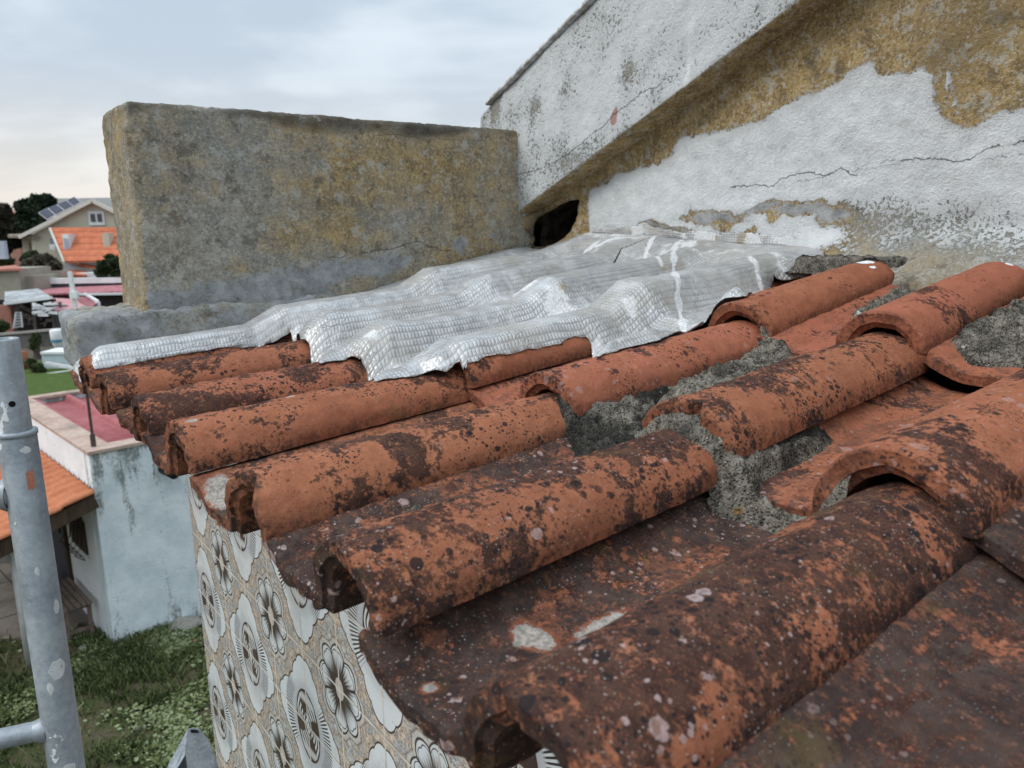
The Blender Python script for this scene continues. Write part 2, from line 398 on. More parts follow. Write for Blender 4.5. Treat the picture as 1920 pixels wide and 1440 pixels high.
def tile_mesh(name, seed, row, chips=1., spots=(), paints=(), nose=.0):
    """closed clay tile: pan at the left, barrel at the right; local x along the eave, y up the slope"""
    t = .0175
    ph = np.linspace(math.pi, 0, 46)
    xb = RX*np.cos(ph)                                        # barrel, evenly in angle
    xp = np.linspace(XL, -RX, 26)[:-1]
    xs = np.concatenate([xp, xb]); n = len(xs)
    ys = np.concatenate([[0, .0015, .004, .008], np.linspace(.012, TL-.004, 120), [TL-.001, TL]]); mN = len(ys)
    Xg, Yg = np.meshgrid(xs, ys, indexing='ij')
    k = 1-.13*Yg/TL
    isb = (np.arange(n) >= len(xp))[:, None]
    Xt = np.where(isb, Xg*k, Xg)
    Xt = np.where(~isb, XL+(Xg-XL)*((-RX*k-XL)/(-RX-XL)), Xt)
    Zt = prof(np.where(isb, np.clip(Xt, -RX*k*.99999, RX*k*.99999), Xt), Yg)
    # smooth the corner between pan and barrel a little
    for _ in range(2): Zt[1:-1] = np.where(np.abs(Xt[1:-1]+RX*k[1:-1]) < .012, .25*Zt[:-2]+.5*Zt[1:-1]+.25*Zt[2:], Zt[1:-1])
    # cross-section normals
    dx = np.gradient(Xt, axis=0); dz = np.gradient(Zt, axis=0); L = np.hypot(dx, dz)+1e-9
    nx, nz = -dz/L, dx/L
    o = seed*3.17
    lump = fbm(Xt*22+o, Yg*9, Zt*22, 3, 0)*.0028+fbm(Xt*75+o, Yg*60, Zt*75, 4, 1, .6)*.0018
    top = lump
    th = t+fbm(Xt*30, Yg*6+o, 1., 3, 2)*.002
    rear = sstep(TL-.02, TL, Yg)*.004
    fr = np.clip(1-Yg/.0045, 0, 1)**2*.0028
    top = top-fr-rear
    lip = np.where(Yg < .010, .0, 0.)
    bot = -th+fr*.6-.0075*sstep(.005, .0085, Yg)*sstep(.14, .04, Yg)*(Xt > -RX*k*1.02)
    Vt = np.stack([Xt+nx*top, Yg, Zt+nz*top], -1); Vb = np.stack([Xt+nx*bot, Yg, Zt+nz*bot], -1)
    # worn and chipped ends
    ch = (fbm(Xt*34+o, Zt*34, seed, 4, 3, .65)*.0050+np.minimum(0, fbm(Xt*26+o, Zt*26, seed+4., 3, 1)+.16)*-.030*chips)
    w = np.clip(1-Yg/.06, 0, 1)**1.5
    for V in (Vt, Vb): V[..., 1] += ch*w
    ch2 = fbm(Xt*20+o, Zt*20, seed+9., 4, 2)*.006*np.clip((Yg-TL+.05)/.05, 0, 1)
    for V in (Vt, Vb): V[..., 1] += ch2
    nose_ = nose*np.clip(1-Yg/.1, 0, 1)
    V = np.concatenate([Vt.reshape(-1, 3), Vb.reshape(-1, 3)]); N = n*mN
    q1 = gridq(n, mN); q2 = gridq(n, mN, N)[:, ::-1]
    idx = np.arange(N).reshape(n, mN)
    def strip(a): a = np.asarray(a); return np.stack([a[:-1], a[1:], a[1:]+N, a[:-1]+N], -1)
    Q = np.concatenate([q1[:, ::-1][:, ::-1], q2, strip(idx[:, 0])[:, ::-1], strip(idx[:, -1]), strip(idx[0, :]), strip(idx[-1, :])[:, ::-1]])
    pan = np.clip(1-(Xt+RX+.014)/.02, 0, 1)
    cre = np.exp(-((Xt+.012)/.036)**2)*(Xt > -RX)
    edg = np.clip(1-Yg/.010, 0, 1)+np.clip(1-(RX*k-Xt)/.006, 0, 1)
    sp = np.zeros_like(Xt); pt = np.zeros_like(Xt)
    for (a, b, r1, r2) in spots: sp = np.maximum(sp, 1-.5*np.hypot((Xt-a)/r1, (Yg-b)/r2))
    for (a, b, r1, r2) in paints: pt = np.maximum(pt, 1-.5*np.hypot((Xt-a)/r1, (Yg-b)/r2))
    D = lambda a, b: np.concatenate([a.ravel(), (np.zeros_like(a)+b if np.isscalar(b) else b).ravel()])
    return npmesh(name, V, Q, True, dict(pan=D(pan, .6), crest=D(cre, 0.), edge=D(np.clip(edg, 0, 1), .8), spot=D(np.clip(sp, 0, 1), 0.), paint=D(np.clip(pt, 0, 1), 0.)))
def tile_origin(i, k):
    s0, e0, z0, yw = tile_frame(i, k); return P(s0, e0, z0), yw
#            row col: dirt, pale, hue, seed, label, chips, spots, paints
TILES = [
 (0, 0, .55, .2, .3, 31, 'roof tile at the eave corner, buried under the silver membrane', 1, (), ()),
 (0, 1, .62, .1, .25, 1, 'farthest uncovered eave tile, black lichen along its crest beside the silver membrane', 1, (), ()),
 (0, 2, .60, .1, .5, 2, 'second eave tile from the far end, blackened, running under a rounded membrane edge', 1, (), ()),
 (0, 3, .47, .12, .2, 3, 'long clean orange eave tile touched by the torn flap of membrane', .6, ((.0, .16, .006, .008), (.012, .02, .004, .01)), ()),
 (0, 4, .45, .15, .05, 4, 'bright orange eave tile above a crusted mortar lump, fourth from the far end', .8, ((-.14, .02, .03, .02),), ()),
 (0, 5, .82, .85, .12, 5, 'eave tile spattered with pale and black lichen, just below the cracked upper tile', 1, ((-.10, .30, .006, .01), (-.105, .03, .004, .006)), ()),
 (0, 6, .86, .75, .15, 6, 'nearest and largest eave tile, nearly black, two pale lichen patches on its pan', 1.1,
     ((-.125, .115, .018, .013), (-.098, .165, .012, .03), (-.13, .02, .005, .007)), ()),
 (0, 7, .80, .3, .3, 7, 'soot-dark eave tile in the bottom right corner', 1, (), ()),
 (1, 3, .32, .1, .35, 13, 'short clean tile peeping out under the curling edge of the silver membrane', .3, (), ()),
 (1, 4, .30, .35, .75, 14, 'pinkish upper tile with a long mortar crust down its right side', .5, (), ()),
 (1, 5, .54, .25, .10, 15, 'brown-orange tile with a crazed dark front rim resting on crumbly mortar', 1, (), ()),
 (1, 6, .36, .40, .35, 16, 'broad pink-brown tile at the right edge overlapping the blackest eave tile', .5, (), ()),
 (1, 7, .80, .3, .3, 17, 'dark tile of the second course cut by the right edge of the picture', 1, (), ()),
 (2, 4, .22, .08, .30, 24, 'top-course tile with white paint splashes beside the silver membrane', .3, (), ((-.035, .24, .011, .035), (-.03, .33, .010, .04), (.005, .42, .016, .016), (-.045, .12, .006, .03), (.03, .40, .005, .01))),
 (2, 5, .25, .10, .85, 25, 'red top-course tile running up to the wall with a mortar skirt on its right', .3, (), ((.02, .435, .006, .01), (-.04, .40, .008, .02))),
 (2, 6, .30, .2, .5, 26, 'top-course tile at the right edge showing its doubled front lip', .6, (), ()),
 (2, 7, .40, .2, .5, 27, 'top-course tile beyond the right edge of the picture', .6, (), ()),
 (1, 2, .3, .1, .4, 12, 'tile hump of the middle course hidden beneath the silver membrane', .5, (), ()),
]
for (i, k, d, p_, h, sd_, lab, chips, spots, paints) in TILES:
    if (i, k) in ((1, 2), (2, 7)): continue
    me = tile_mesh('clay_tile', sd_, i, chips, spots, paints)
    me.set_sharp_from_angle(angle=R(38))
    loc, yw = tile_origin(i, k)
    o = link('clay_tile', me, CLAY, None, loc)
    o.rotation_mode = 'ZXY' if False else 'XYZ'
    o.rotation_euler = (TILT[i]+{(0, 6): .014}.get((i, k), 0), 0, PHI-math.pi/2+yw)
    o.scale = {(0, 6): (1.10, 1, 1.06), (1, 6): (1.13, 1, 1.06), (1, 5): (1.05, 1, 1.03)}.get((i, k), (1, 1, 1))
    o.color = (d, p_, h, 1)
    tag(o, lab, 'clay tile', 'weathered clay roof tiles')
# ------------------------------------------------------------------ where a sight line meets the tiles
def cast(px, py, off=0.):
    r = ray(px, py); t = np.linspace(.25, 3.2, 2400); s, e, z = r[0]*t, r[1]*t, r[2]*t
    h = roofz(s, e)+off; b = (z < h) & (h > -.35)
    i = int(np.argmax(b)) if b.any() else int(np.argmin(np.abs(z-(-.28+.14*(s-.23)))))
    return float(s[i]), float(e[i])
_gs, _ge = np.arange(.20, 1.75, .006), np.arange(-.30, 2.10, .006)
def _blur(a, n, ax):
    k_ = np.hanning(n+2)[1:-1]; k_ /= k_.sum(); return np.apply_along_axis(lambda v: np.convolve(np.pad(v, n//2, 'edge'), k_, 'valid'), ax, a)
_RG = roofz(*np.meshgrid(_gs, _ge, indexing='ij')); _flat = -.352+.142*(_gs-.23)[:, None]
_RG = np.maximum(_RG, _flat+.0)
_RS = _blur(_blur(_RG, 9, 0), 9, 1)
def samp(G, s, e):
    a = np.clip((s-_gs[0])/.006, 0, len(_gs)-1.001); b = np.clip((e-_ge[0])/.006, 0, len(_ge)-1.001)
    i, j = a.astype(int), b.astype(int); a, b = a-i, b-j
    return (G[i, j]*(1-a)+G[i+1, j]*a)*(1-b)+(G[i, j+1]*(1-a)+G[i+1, j+1]*a)*b
def trim(U, Vv, keep, Z, extra, poly=None, step=.004):
    """mesh from a grid of (s, e) with only the kept vertices' faces"""
    nu, nv = U.shape; q = gridq(nu, nv); kf = keep.ravel()[q].all(1); q = q[kf]
    used = np.unique(q); remap = -np.ones(nu*nv, int); remap[used] = np.arange(len(used))
    return used, remap[q]

# ------------------------------------------------------------------ mortar
def mortar(pix, thick, label, seed, step=.0032, se=None, lift=0., rough=1., dark=.0, zmin=None):
    poly = se or [cast(*p) for p in pix]
    a = np.array(poly); lo = a.min(0)-.02; hi = a.max(0)+.02
    s, e = np.meshgrid(np.arange(lo[0], hi[0], step), np.arange(lo[1], hi[1], step), indexing='ij')
    d = sdf(s, e, poly)+fbm(s*60, e*60, seed, 3)*.007+fbm(s*200, e*200, seed, 3, 1)*.003
    m_ = sstep(-.006, .018, d)
    r1 = samp(_RG, s, e); r2_ = samp(_RS, s, e)
    r3_ = .5*r1+.5*r2_; z = (r3_-.006)*(1-m_)+np.maximum(r3_, r2_)*m_+thick*m_+lift*m_
    n_ = fbm(s*55, e*55, seed+.5, 4, 2, .6)*.011+fbm(s*190, e*190, seed, 3, 1, .65)*.0065+np.abs(vnoise(s*95, e*95, seed, 3))*.003
    z = np.minimum(z, r2_+thick+.022)+n_*m_*rough-.006*(1-m_)
    if zmin is not None: z = np.maximum(z, zmin-.03*(1-m_)+n_*.6)
    used, q = trim(s, e, d > -.012, z, None)
    V = PA(s.ravel()[used], e.ravel()[used], z.ravel()[used])
    c = V.mean(0); c[2] = V[:, 2].min()
    dk = np.clip(.30+dark+fbm(s*14, e*14, seed+3, 3, 1)*.9-.5*m_*0, 0, 1).ravel()[used]
    me = npmesh('mortar_patch', V-c, q, True, dict(dark=dk))
    o = link('mortar_patch', me, MORTAR, None, c); tag(o, label, 'mortar', 'mortar crusts between the tiles'); return o
mortar([(1048, 762), (1085, 772), (1110, 745), (1170, 728), (1240, 712), (1300, 695), (1345, 668), (1385, 660), (1400, 640), (1432, 628), (1478, 640), (1500, 662), (1440, 690), (1392, 706), (1300, 742), (1235, 775), (1205, 805), (1200, 822), (1130, 846), (1075, 862), (1060, 830)],
       .006, 'long grey mortar crust down the right side of the pinkish tile', 1.3)
mortar([(1240, 795), (1290, 790), (1335, 812), (1395, 850), (1450, 838), (1510, 815), (1542, 806), (1530, 825), (1470, 860), (1440, 880), (1425, 910), (1470, 935), (1550, 925), (1560, 945), (1500, 965), (1400, 968), (1352, 955), (1350, 900), (1320, 850), (1262, 815)],
       .007, 'crumbly mortar bed squeezed out below the tile with the crazed rim, with orange lichen', 2.7, dark=.12)
mortar(None, .004, 'mortar between the two top-course tiles, streaked with a white paint dribble', 4.1, se=[(1.20, .665), (1.28, .71), (1.42, .725), (1.60, .74), (1.60, .60), (1.45, .60), (1.33, .605), (1.24, .63)])
mortar(None, .010, 'mortar skirt filling the valley right of the red top-course tile', 5.9, se=[(1.08, .43), (1.12, .475), (1.2, .485), (1.4, .49), (1.60, .49), (1.60, .34), (1.3, .30), (1.12, .34)])
mortar(None, .010, 'brown mortar heaped between the end of the silver membrane and the wall foot', 9.4, se=[(1.40, .88), (1.44, .93), (1.50, .97), (1.56, 1.04), (1.64, 1.06), (1.64, .74), (1.53, .74), (1.49, .83), (1.44, .86)], dark=.05, zmin=-.076)
mortar([(738, 966), (752, 950), (790, 945), (812, 950), (800, 960), (770, 968)], .006, 'small scab of mortar with a dab of white paint in the dark eave gutter', 7.7, step=.002)

# ------------------------------------------------------------------ silver membrane laid over the far tiles
WS = 1.61                                                    # plane of the rendered wall
SE = lambda l: [cast(*p) for p in l]
ms_front = [(.250, 1.965), (.238, 1.93), (.240, 1.82), (.238, 1.72)] + SE([(178, 694), (300, 677), (420, 653), (545, 634)])
ms_front += SE([(566, 646), (584, 664), (598, 684)]) + SE([(622, 681), (655, 674)]) + SE([(676, 684), (690, 700), (702, 717)])
ms_front += SE([(740, 714), (790, 706)]) + [cast(812, 712), cast(838, 723), cast(853, 714), cast(864, 700)]
ms_front += SE([(872, 684), (950, 668), (1030, 650), (1098, 634)]) + SE([(1108, 648), (1120, 672)]) + SE([(1180, 655), (1240, 640), (1322, 612)])
ms_front += SE([(1345, 590), (1400, 560), (1452, 532), (1500, 512)])
ms_poly = ms_front + [(1.44, .905), (1.50, .90), (1.56, .93), (WS+.02, .98), (WS+.035, 1.2), (WS+.02, 1.35), (WS+.04, 1.5), (WS+.01, 1.72), (1.60, 1.80), (1.56, 1.955), (1.2, 1.962), (.8, 1.965), (.5, 1.95), (.38, 1.93)]
def membrane():
    st = .0042; a = np.array(ms_poly); lo, hi = a.min(0)-.01, a.max(0)+.01
    s, e = np.meshgrid(np.arange(lo[0], hi[0], st), np.arange(lo[1], hi[1], st), indexing='ij')
    nz_ = fbm(s*30, e*30, 2.2, 3, 1)*.006
    d = sdf(s, e, ms_poly)+nz_
    # pull the outermost ring of vertices onto the outline
    near = (np.abs(d) < st*.75); gx = np.gradient(d, st, axis=0); gy = np.gradient(d, st, axis=1); gg = gx*gx+gy*gy+1e-6
    s2 = s-np.where(near, d*gx/gg, 0); e2 = e-np.where(near, d*gy/gg, 0); keep = (d > -1e-5) | near
    soft = _blur(_blur(_RG, 15, 0), 17, 1); zs = np.maximum(.5*samp(soft, s2, e2)+.5*samp(_RS, s2, e2)+.006, samp(_RG, s2, e2)+.002); zs = np.where(s2 > 1.36, np.maximum(.7*samp(soft, s2, e2)+.3*samp(_RS, s2, e2)+.006, -1), zs)
    inn = sstep(.0, .022, d)
    zl = np.interp(s2, [.23, .57, .645, .97, 1.050, 1.30, 1.46, 1.6], [-.240, -.220, -.184, -.158, -.116, -.094, -.085, -.07])
    dd_ = np.abs(((e2-E3)/WT+.5) % 1-.5)*WT; dep = np.interp(s2, [.2, 1.1, 1.35, 1.55], [.066, .064, .055, .02])*(1+.25*fbm(s2*5, e2*5, 1., 2))
    zs = np.maximum(zl+.003-dep*sstep(.024, .088, dd_), samp(_RG, s2, e2)+.002)
    z = zs*inn+(1-inn)*np.maximum(samp(_RG, s2, e2)+.001, zs-.014)+.0015
    # swollen humps where the second course starts below the membrane, wrinkles and a rising hem
    for (sc, ec, r1, r2, h_) in ((.665, 1.50, .03, .05, .008), (.665, 1.26, .03, .05, .008), (1.07, 1.02, .04, .05, .006)):
        z = z+h_*np.exp(-((s2-sc)/r1)**2-((e2-ec)/r2)**2)
    stp_ = np.exp(-((s2-.63)/.05)**2)+np.exp(-((s2-1.04)/.055)**2)+.5*np.exp(-((s2-1.42)/.08)**2)+.12; rid = 1-np.abs(fbm(s2*24+e2*10, e2*22-s2*8, 3., 3, 1))*2.2; wr = fbm(s2*7, e2*30, 1., 4, 2)*.0020+np.clip(rid-.5, 0, 1)*.009*stp_*(.3+sstep(.02, .09, dd_))
    z = z+wr*inn+fbm(s2*60, e2*60, 5., 3, 3)*.0009
    zpar = np.interp(s2, [.23, .43, .63, .78, 1.01, 1.28, 1.55], [-.285, -.269, -.248, -.227, -.177, -.114, -.069])
    fl_ = sstep(1.82, 1.955, e2); z = z*(1-fl_)+(zpar+.004)*fl_
    up = sstep(1.40, 1.60, s2)
    z = z*(1-up)+up*(np.interp(e2, [.9, 1.1, 1.4, 1.70, 1.84, 1.97], [-.066, -.062, -.040, -.030, -.082, -.075])+fbm(s2*14, e2*14, 7., 3, 1)*.010)
    s3 = np.minimum(s2, WS-.004+.0*s2); z = z+np.where(s2 > WS, (s2-WS)*.9, 0)
    s3 = np.where(s2 > 1.56, 1.56+(s3-1.56)*1., s3)
    # curling front hem at the eave corner
    z = z-.022*sstep(.275, .232, s2)*sstep(1.68, 1.74, e2)
    used, q = trim(s2, e2, keep, z, None)
    f = lambda a_: a_.ravel()[used]
    # paint and dirt of their own shapes
    def castm(px, py):
        r = ray(px, py); t = np.linspace(.4, 3.2, 2000); s_, e_, z_ = r[0]*t, r[1]*t, r[2]*t
        hm = np.interp(s_, [.23, .57, .645, .97, 1.050, 1.30, 1.46, 1.6], [-.250, -.235, -.20, -.175, -.135, -.105, -.09, -.045])
        b_ = (z_ < hm) | (s_ > 1.62); i = int(np.argmax(b_)); return float(s_[i]), float(e_[i])
    def px2(l): return [castm(*p) for p in l]
    pn = np.zeros_like(s2)
    blob = [((1290, 470), .05, .03), ((1330, 430), .07, .05), ((1420, 450), .05, .05), ((1200, 440), .06, .04), ((980, 560), .05, .045), ((1040, 560), .045, .04), ((920, 575), .05, .02), ((1180, 585), .02, .03), ((1010, 600), .03, .04), ((700, 650), .02, .025), ((625, 600), .02, .02), ((1480, 440), .05, .05), ((1110, 470), .05, .02)]
    for p_, r1, r2 in blob:
        c_ = castm(*p_); pn = np.maximum(pn, .75*np.exp(-((s2-c_[0])/r1)**2-((e2-c_[1])/r2)**2))
    for ln, w_ in (([(1290, 425), (1265, 470), (1262, 500), (1264, 530), (1285, 580)], .0055), ([(1290, 505), (1340, 492), (1390, 490), (1440, 515)], .0045), ([(1120, 470), (1180, 460), (1230, 455)], .005), ([(1230, 450), (1210, 480), (1240, 500)], .004)):
        pl_ = px2(ln); pn = np.maximum(pn, 1.1*sstep(w_*1.6, w_*.5, segd(s2, e2, pl_)+fbm(s2*45, e2*45, 1., 4)*.006))
    pn = np.maximum(pn, .34*sstep(1.30, 1.5, s2)+.35*fbm(s2*12, e2*12, 4., 3))
    dn = np.clip(.10+.35*fbm(s2*7, e2*7, 9., 4, 2)+.25*sstep(1.3, 1.55, s2), 0, 1)
    for p_, r1, r2 in [((985, 555), .02, .012), ((1055, 545), .015, .01), ((1345, 425), .03, .02), ((1400, 430), .03, .02), ((298, 648), .006, .025), ((1243, 500), .01, .008)]:
        c_ = castm(*p_); dn = np.maximum(dn, 1.0*np.exp(-((s2-c_[0])/r1)**2-((e2-c_[1])/r2)**2))
    cr = np.zeros_like(s2)
    for ln, w_ in (([(1118, 498), (1140, 492), (1165, 480), (1190, 471), (1218, 459)], .0022),):
        cr = np.maximum(cr, sstep(w_*1.4, w_*.6, segd(s2, e2, px2(ln))))
    V = PA(f(s3), f(e2), f(z)); c = V.mean(0); c[2] = V[:, 2].min()
    wv = .004*fbm(s2*8, e2*8, 3., 2)
    me = npmesh('membrane', V-c, q, True, dict(gs=f(s2+wv), ge=f(e2+wv*1.3), paint=f(pn), dirt=f(dn), crease=f(cr)))
    o = link('roofing_membrane', me, MEMBRANE, None, c)
    so_ = o.modifiers.new('thickness', 'SOLIDIFY'); so_.thickness = .0014; so_.offset = 1
    tag(o, 'wrinkled silver waterproofing membrane smeared with white paint, draped over the far tiles', 'roofing membrane')
membrane()

# ------------------------------------------------------------------ boxes with worn corners
def rbox(name, lo, hi, res, r, disp, place, attrs=None, skip=()):
    """rounded, displaced box in its own coordinates; place() maps it into the world"""
    lo, hi = np.array(lo, float), np.array(hi, float); VV = []; QQ = []; off = 0
    for ax in range(3):
        for side in (0, 1):
            if (ax, side) in skip: continue
            o2 = [a for a in range(3) if a != ax]
            n_ = [max(2, int((hi[a]-lo[a])/res)+1) for a in o2]
            g = np.meshgrid(np.linspace(lo[o2[0]], hi[o2[0]], n_[0]), np.linspace(lo[o2[1]], hi[o2[1]], n_[1]), indexing='ij')
            p = np.zeros((n_[0], n_[1], 3)); p[..., o2[0]] = g[0]; p[..., o2[1]] = g[1]; p[..., ax] = (lo, hi)[side][ax]
            q = gridq(n_[0], n_[1], off)
            if (side == 1) != (ax == 1): q = q
            else: q = q[:, ::-1]
            VV.append(p.reshape(-1, 3)); QQ.append(q); off += n_[0]*n_[1]
    p = np.concatenate(VV); inner = np.clip(p, lo+r, hi-r); dd = p-inner; L = np.linalg.norm(dd, axis=1, keepdims=True)+1e-9; nn = dd/L
    rr = r*(1+.25*fbm(p[:, 0]*14, p[:, 1]*14, p[:, 2]*14, 3)[:, None])
    pos = inner+nn*np.minimum(L, rr if r > 0 else L)
    flat = (np.abs(L-r) < 1e-6)
    pos = inner+nn*r
    pos = pos+nn*disp(p, nn)[:, None]
    V = place(pos[:, 0], pos[:, 1], pos[:, 2]); c = V.mean(0); c[2] = V[:, 2].min()
    me = npmesh(name, V-c, np.concatenate(QQ), True, attrs(p, nn) if attrs else None)
    bm = bmesh.new(); bm.from_mesh(me); bmesh.ops.remove_doubles(bm, verts=bm.verts, dist=1e-4); bmesh.ops.recalc_face_normals(bm, faces=bm.faces); bm.to_mesh(me); bm.free(); me.shade_smooth()
    return me, c

def render_material(name, ochre_low=False):
    """old lime render: masks say where it is overpainted white, blue-grey, stained dark or flaked"""
    M = Mat(name, .92, .12)
    wh, bl, dk, oc, c1, c2, pk = [M.attr(a) for a in ('white', 'blue', 'dark', 'ochre', 'crack', 'crack2', 'pink')]
    big = M.noise(4, 5, .62); mid = M.noise(22, 6, .68); fine = M.noise(130, 5, .7); gr = M.noise(420, 3, .7)
    dd, cc = M.vor(240); q = M.sep(cc)[0]
    j = (mid-.5)*.7+(fine-.5)*.55
    base = M.mix(M.rng(mid*.6+fine*.4, .40, .62), (.255, .235, .195), (.48, .45, .39))
    base = M.mix(M.rng(M.noise(9, 5, .7, M.map(loc=(4, 2, 8))), .48, .62)*.6, base, (.23, .25, .235))
    col = M.mix(M.rng(oc+j, .32, .68), base, M.mix(M.rng(mid*.5+fine*.5, .42, .60), (.235, .160, .070), (.50, .365, .18)))
    # rough aggregate: pale and dark crumbs
    col = M.mix(M.rng(fine*.6+q*.4, .60, .74)*.75, col, (.50, .48, .42))
    col = M.mix(M.rng(gr*.5+fine*.5, .34, .46, .75, 0.), col, (.085, .070, .050))
    lp = M.noise(27, 5, .75, M.map(loc=(1, 6, 3))); col = M.mix(M.rng(lp, .555, .60)*.55, col, (.50, .50, .46))
    col = M.mix(M.rng(M.noise(19, 6, .75, M.map(loc=(6, 2, 3))), .56, .62)*.6, col, (.11, .095, .075))
    d = M.rng(dk+j*.9, .38, .64)
    col = M.mix(d*.80, col, (.050, .045, .040))
    b = M.rng(bl+(mid-.5)*.9+(fine-.5)*.6, .46, .58)
    col = M.mix(b*.85, col, M.mix(M.rng(mid, .4, .62), (.24, .255, .27), (.42, .435, .45)))
    so = M.attr('soft'); w = M.rng(wh+(mid-.5)*.42+(fine-.5)*(so*1.9+.5)+(gr-.5)*so*.7, .46, .54)
    wcol = M.mix(M.rng(mid*.5+fine*.3+big*.2, .36, .60), (.56, .575, .58), (.76, .775, .78))
    wcol = M.mix(M.rng(wh, .45, .85, .75, 0.)*M.rng(fine*.4+gr*.3+mid*.3, .46, .58), wcol, (.30, .30, .285))
    col = M.mix(w, col, wcol)
    col = M.mix(M.rng(pk+(mid-.5)*.4, .45, .55), col, (.42, .25, .23))
    col = M.mix(M.rng(M.op('ABSOLUTE', c1+(fine-.5)*.010+(mid-.5)*.03), .0004, .0020, .92, 0.)*M.rng(M.noise(16, 3, .6, M.map(loc=(7, 7, 7))), .38, .46), col, (.045, .038, .032))
    col = M.mix(M.rng(M.op('ABSOLUTE', c2+(fine-.5)*.010+(mid-.5)*.03), .0003, .0010, .7, 0.)*M.rng(M.noise(13, 3, .6, M.map(loc=(2, 7, 5))), .46, .54), col, (.06, .05, .045))
    h = mid*.6+fine*.55+gr*.25+w*.15
    return M.out(col, M.bump(h, .010, 1.), M.rng(w, 0, 1, .95, .80))
RENDER = render_material('old render')

# concrete parapet slab on the far side of the roof
EP, SP0, ZP = 1.97, .412, .288
def blobs(a, b, L): 
    m_ = np.zeros_like(a); wa = fbm(a*16, b*16, 3.3, 4, 1, .6)*.045; wb = fbm(a*16, b*16, 8.8, 4, 2, .6)*.045; a = a+wa; b = b+wb
    for (ca, cb, ra, rb, h_) in L: m_ = np.maximum(m_, h_*np.exp(-(((a-ca)/ra)**2+((b-cb)/rb)**2)))
    return m_
def par(px, py): return ate(px, py, EP)
def slab_attrs(p, nn):
    s, e, z = p[:, 0], p[:, 1], p[:, 2]; front = (nn[:, 1] < -.5); end = nn[:, 0] < -.5; top = nn[:, 2] > .5
    oc = .33+.15*sstep(.55, .95, s)+.38*fbm(s*4.5, z*5.5, e*5, 4, 0, .6)
    for (x, y, ra, rb, h_) in ((560, 340, .10, .10, .62), (540, 440, .12, .09, .72), (620, 290, .10, .06, .55), (750, 350, .16, .12, .60), (850, 370, .16, .12, .66), (900, 400, .12, .10, .7), (700, 450, .15, .06, .6), (400, 350, .04, .05, .55), (330, 420, .03, .10, .5), (960, 380, .06, .2, .66), (450, 505, .06, .03, .6)):
        a, b = par(x, y); oc = np.maximum(oc, blobs(s, z, [(a, b, ra, rb, h_*.84)]))
    oc = np.where(end, .55+.3*fbm(e*14, z*3, 1., 3), oc)
    bl = np.zeros_like(s)
    poly = [par(*q) for q in [(268, 552), (311, 543), (377, 533), (440, 520), (530, 508), (617, 488), (705, 480), (790, 480), (805, 512), (760, 530), (640, 560), (500, 600), (268, 640)]]
    d = sdf(s, z, poly)+fbm(s*30, z*30, 2., 3)*.02; bl = np.maximum(bl, .5+np.clip(d*9, -.5, .14))
    d = sdf(s, z, [par(*q) for q in [(600, 540), (640, 560), (820, 512), (800, 485), (700, 522)]]); bl = bl-.35*sstep(-.005, .01, d+fbm(s*20, z*20, 4., 2)*.02)
    for (x, y, ra, rb) in ((868, 458, .045, .035), (925, 440, .03, .02)): a, b = par(x, y); bl = np.maximum(bl, blobs(s, z, [(a, b, ra, rb, .78)]))
    bl = np.where(front, bl, 0)
    dk = .50*sstep(ZP-.07, ZP-.005, z+.03*fbm(s*6, z*4, 3., 3))+.04+.26*fbm(s*4, z*7, 7., 3)
    dk = np.where(end, dk*.75, dk)+.25*blobs(s, z, [(.97, .10, .05, .05, 1)])
    wh = .14+.12*fbm(s*9, z*9, 5., 3); a, b = par(982, 320)
    wh = np.maximum(wh, .9*sstep(a-.06, a-.005, s+.02*fbm(s*20, z*9, 1., 3)-.02)*sstep(-.02, .06, z+.03*fbm(s*30, z*30, 8., 2))*front)
    for (x, y, r) in ((368, 205, .018), (598, 222, .018)): a, b = par(x, y); wh = np.maximum(wh, blobs(s, z, [(a, b, r, r*.9, .58)]))
    cr = z-np.interp(s, *zip(*[par(*q) for q in [(420, 530), (520, 512), (617, 486), (705, 470), (790, 452), (800, 462), (850, 470)]])); cr = np.where((s > par(600, 480)[0]) & (s < par(850, 460)[0]) & front, cr, 1)
    c2 = z-np.interp(s, *zip(*[par(*q) for q in [(620, 247), (730, 252), (850, 262), (960, 268)]])); c2 = np.where((s > par(640, 250)[0]) & front, c2, 1)
    return dict(white=wh, blue=bl, dark=np.clip(dk, 0, 1), ochre=oc, crack=cr, crack2=c2, pink=s*0, soft=s*0+.35)
par_o = empty('parapet', P(.9, EP+.13, -.5), 'freestanding grey concrete parapet slab stained ochre and black, beyond the silver membrane', 'parapet')
me, c = rbox('slab', (SP0, EP, -.42), (1.60, EP+.27, ZP), .0085, .016,
             lambda p, nn: fbm(p[:, 0]*10, p[:, 1]*10, p[:, 2]*10, 4)*.003+fbm(p[:, 0]*50, p[:, 1]*50, p[:, 2]*50, 4, 1, .6)*.0045+np.minimum(0, fbm(p[:, 0]*26, p[:, 1]*26, p[:, 2]*26, 3, 2)+.1)*.012*(np.linalg.norm(np.abs(nn) > .3, axis=1) > 1.2),
             PA, slab_attrs, skip=((2, 0),))
link('slab', me, RENDER, par_o, Vector(c)-par_o.location)
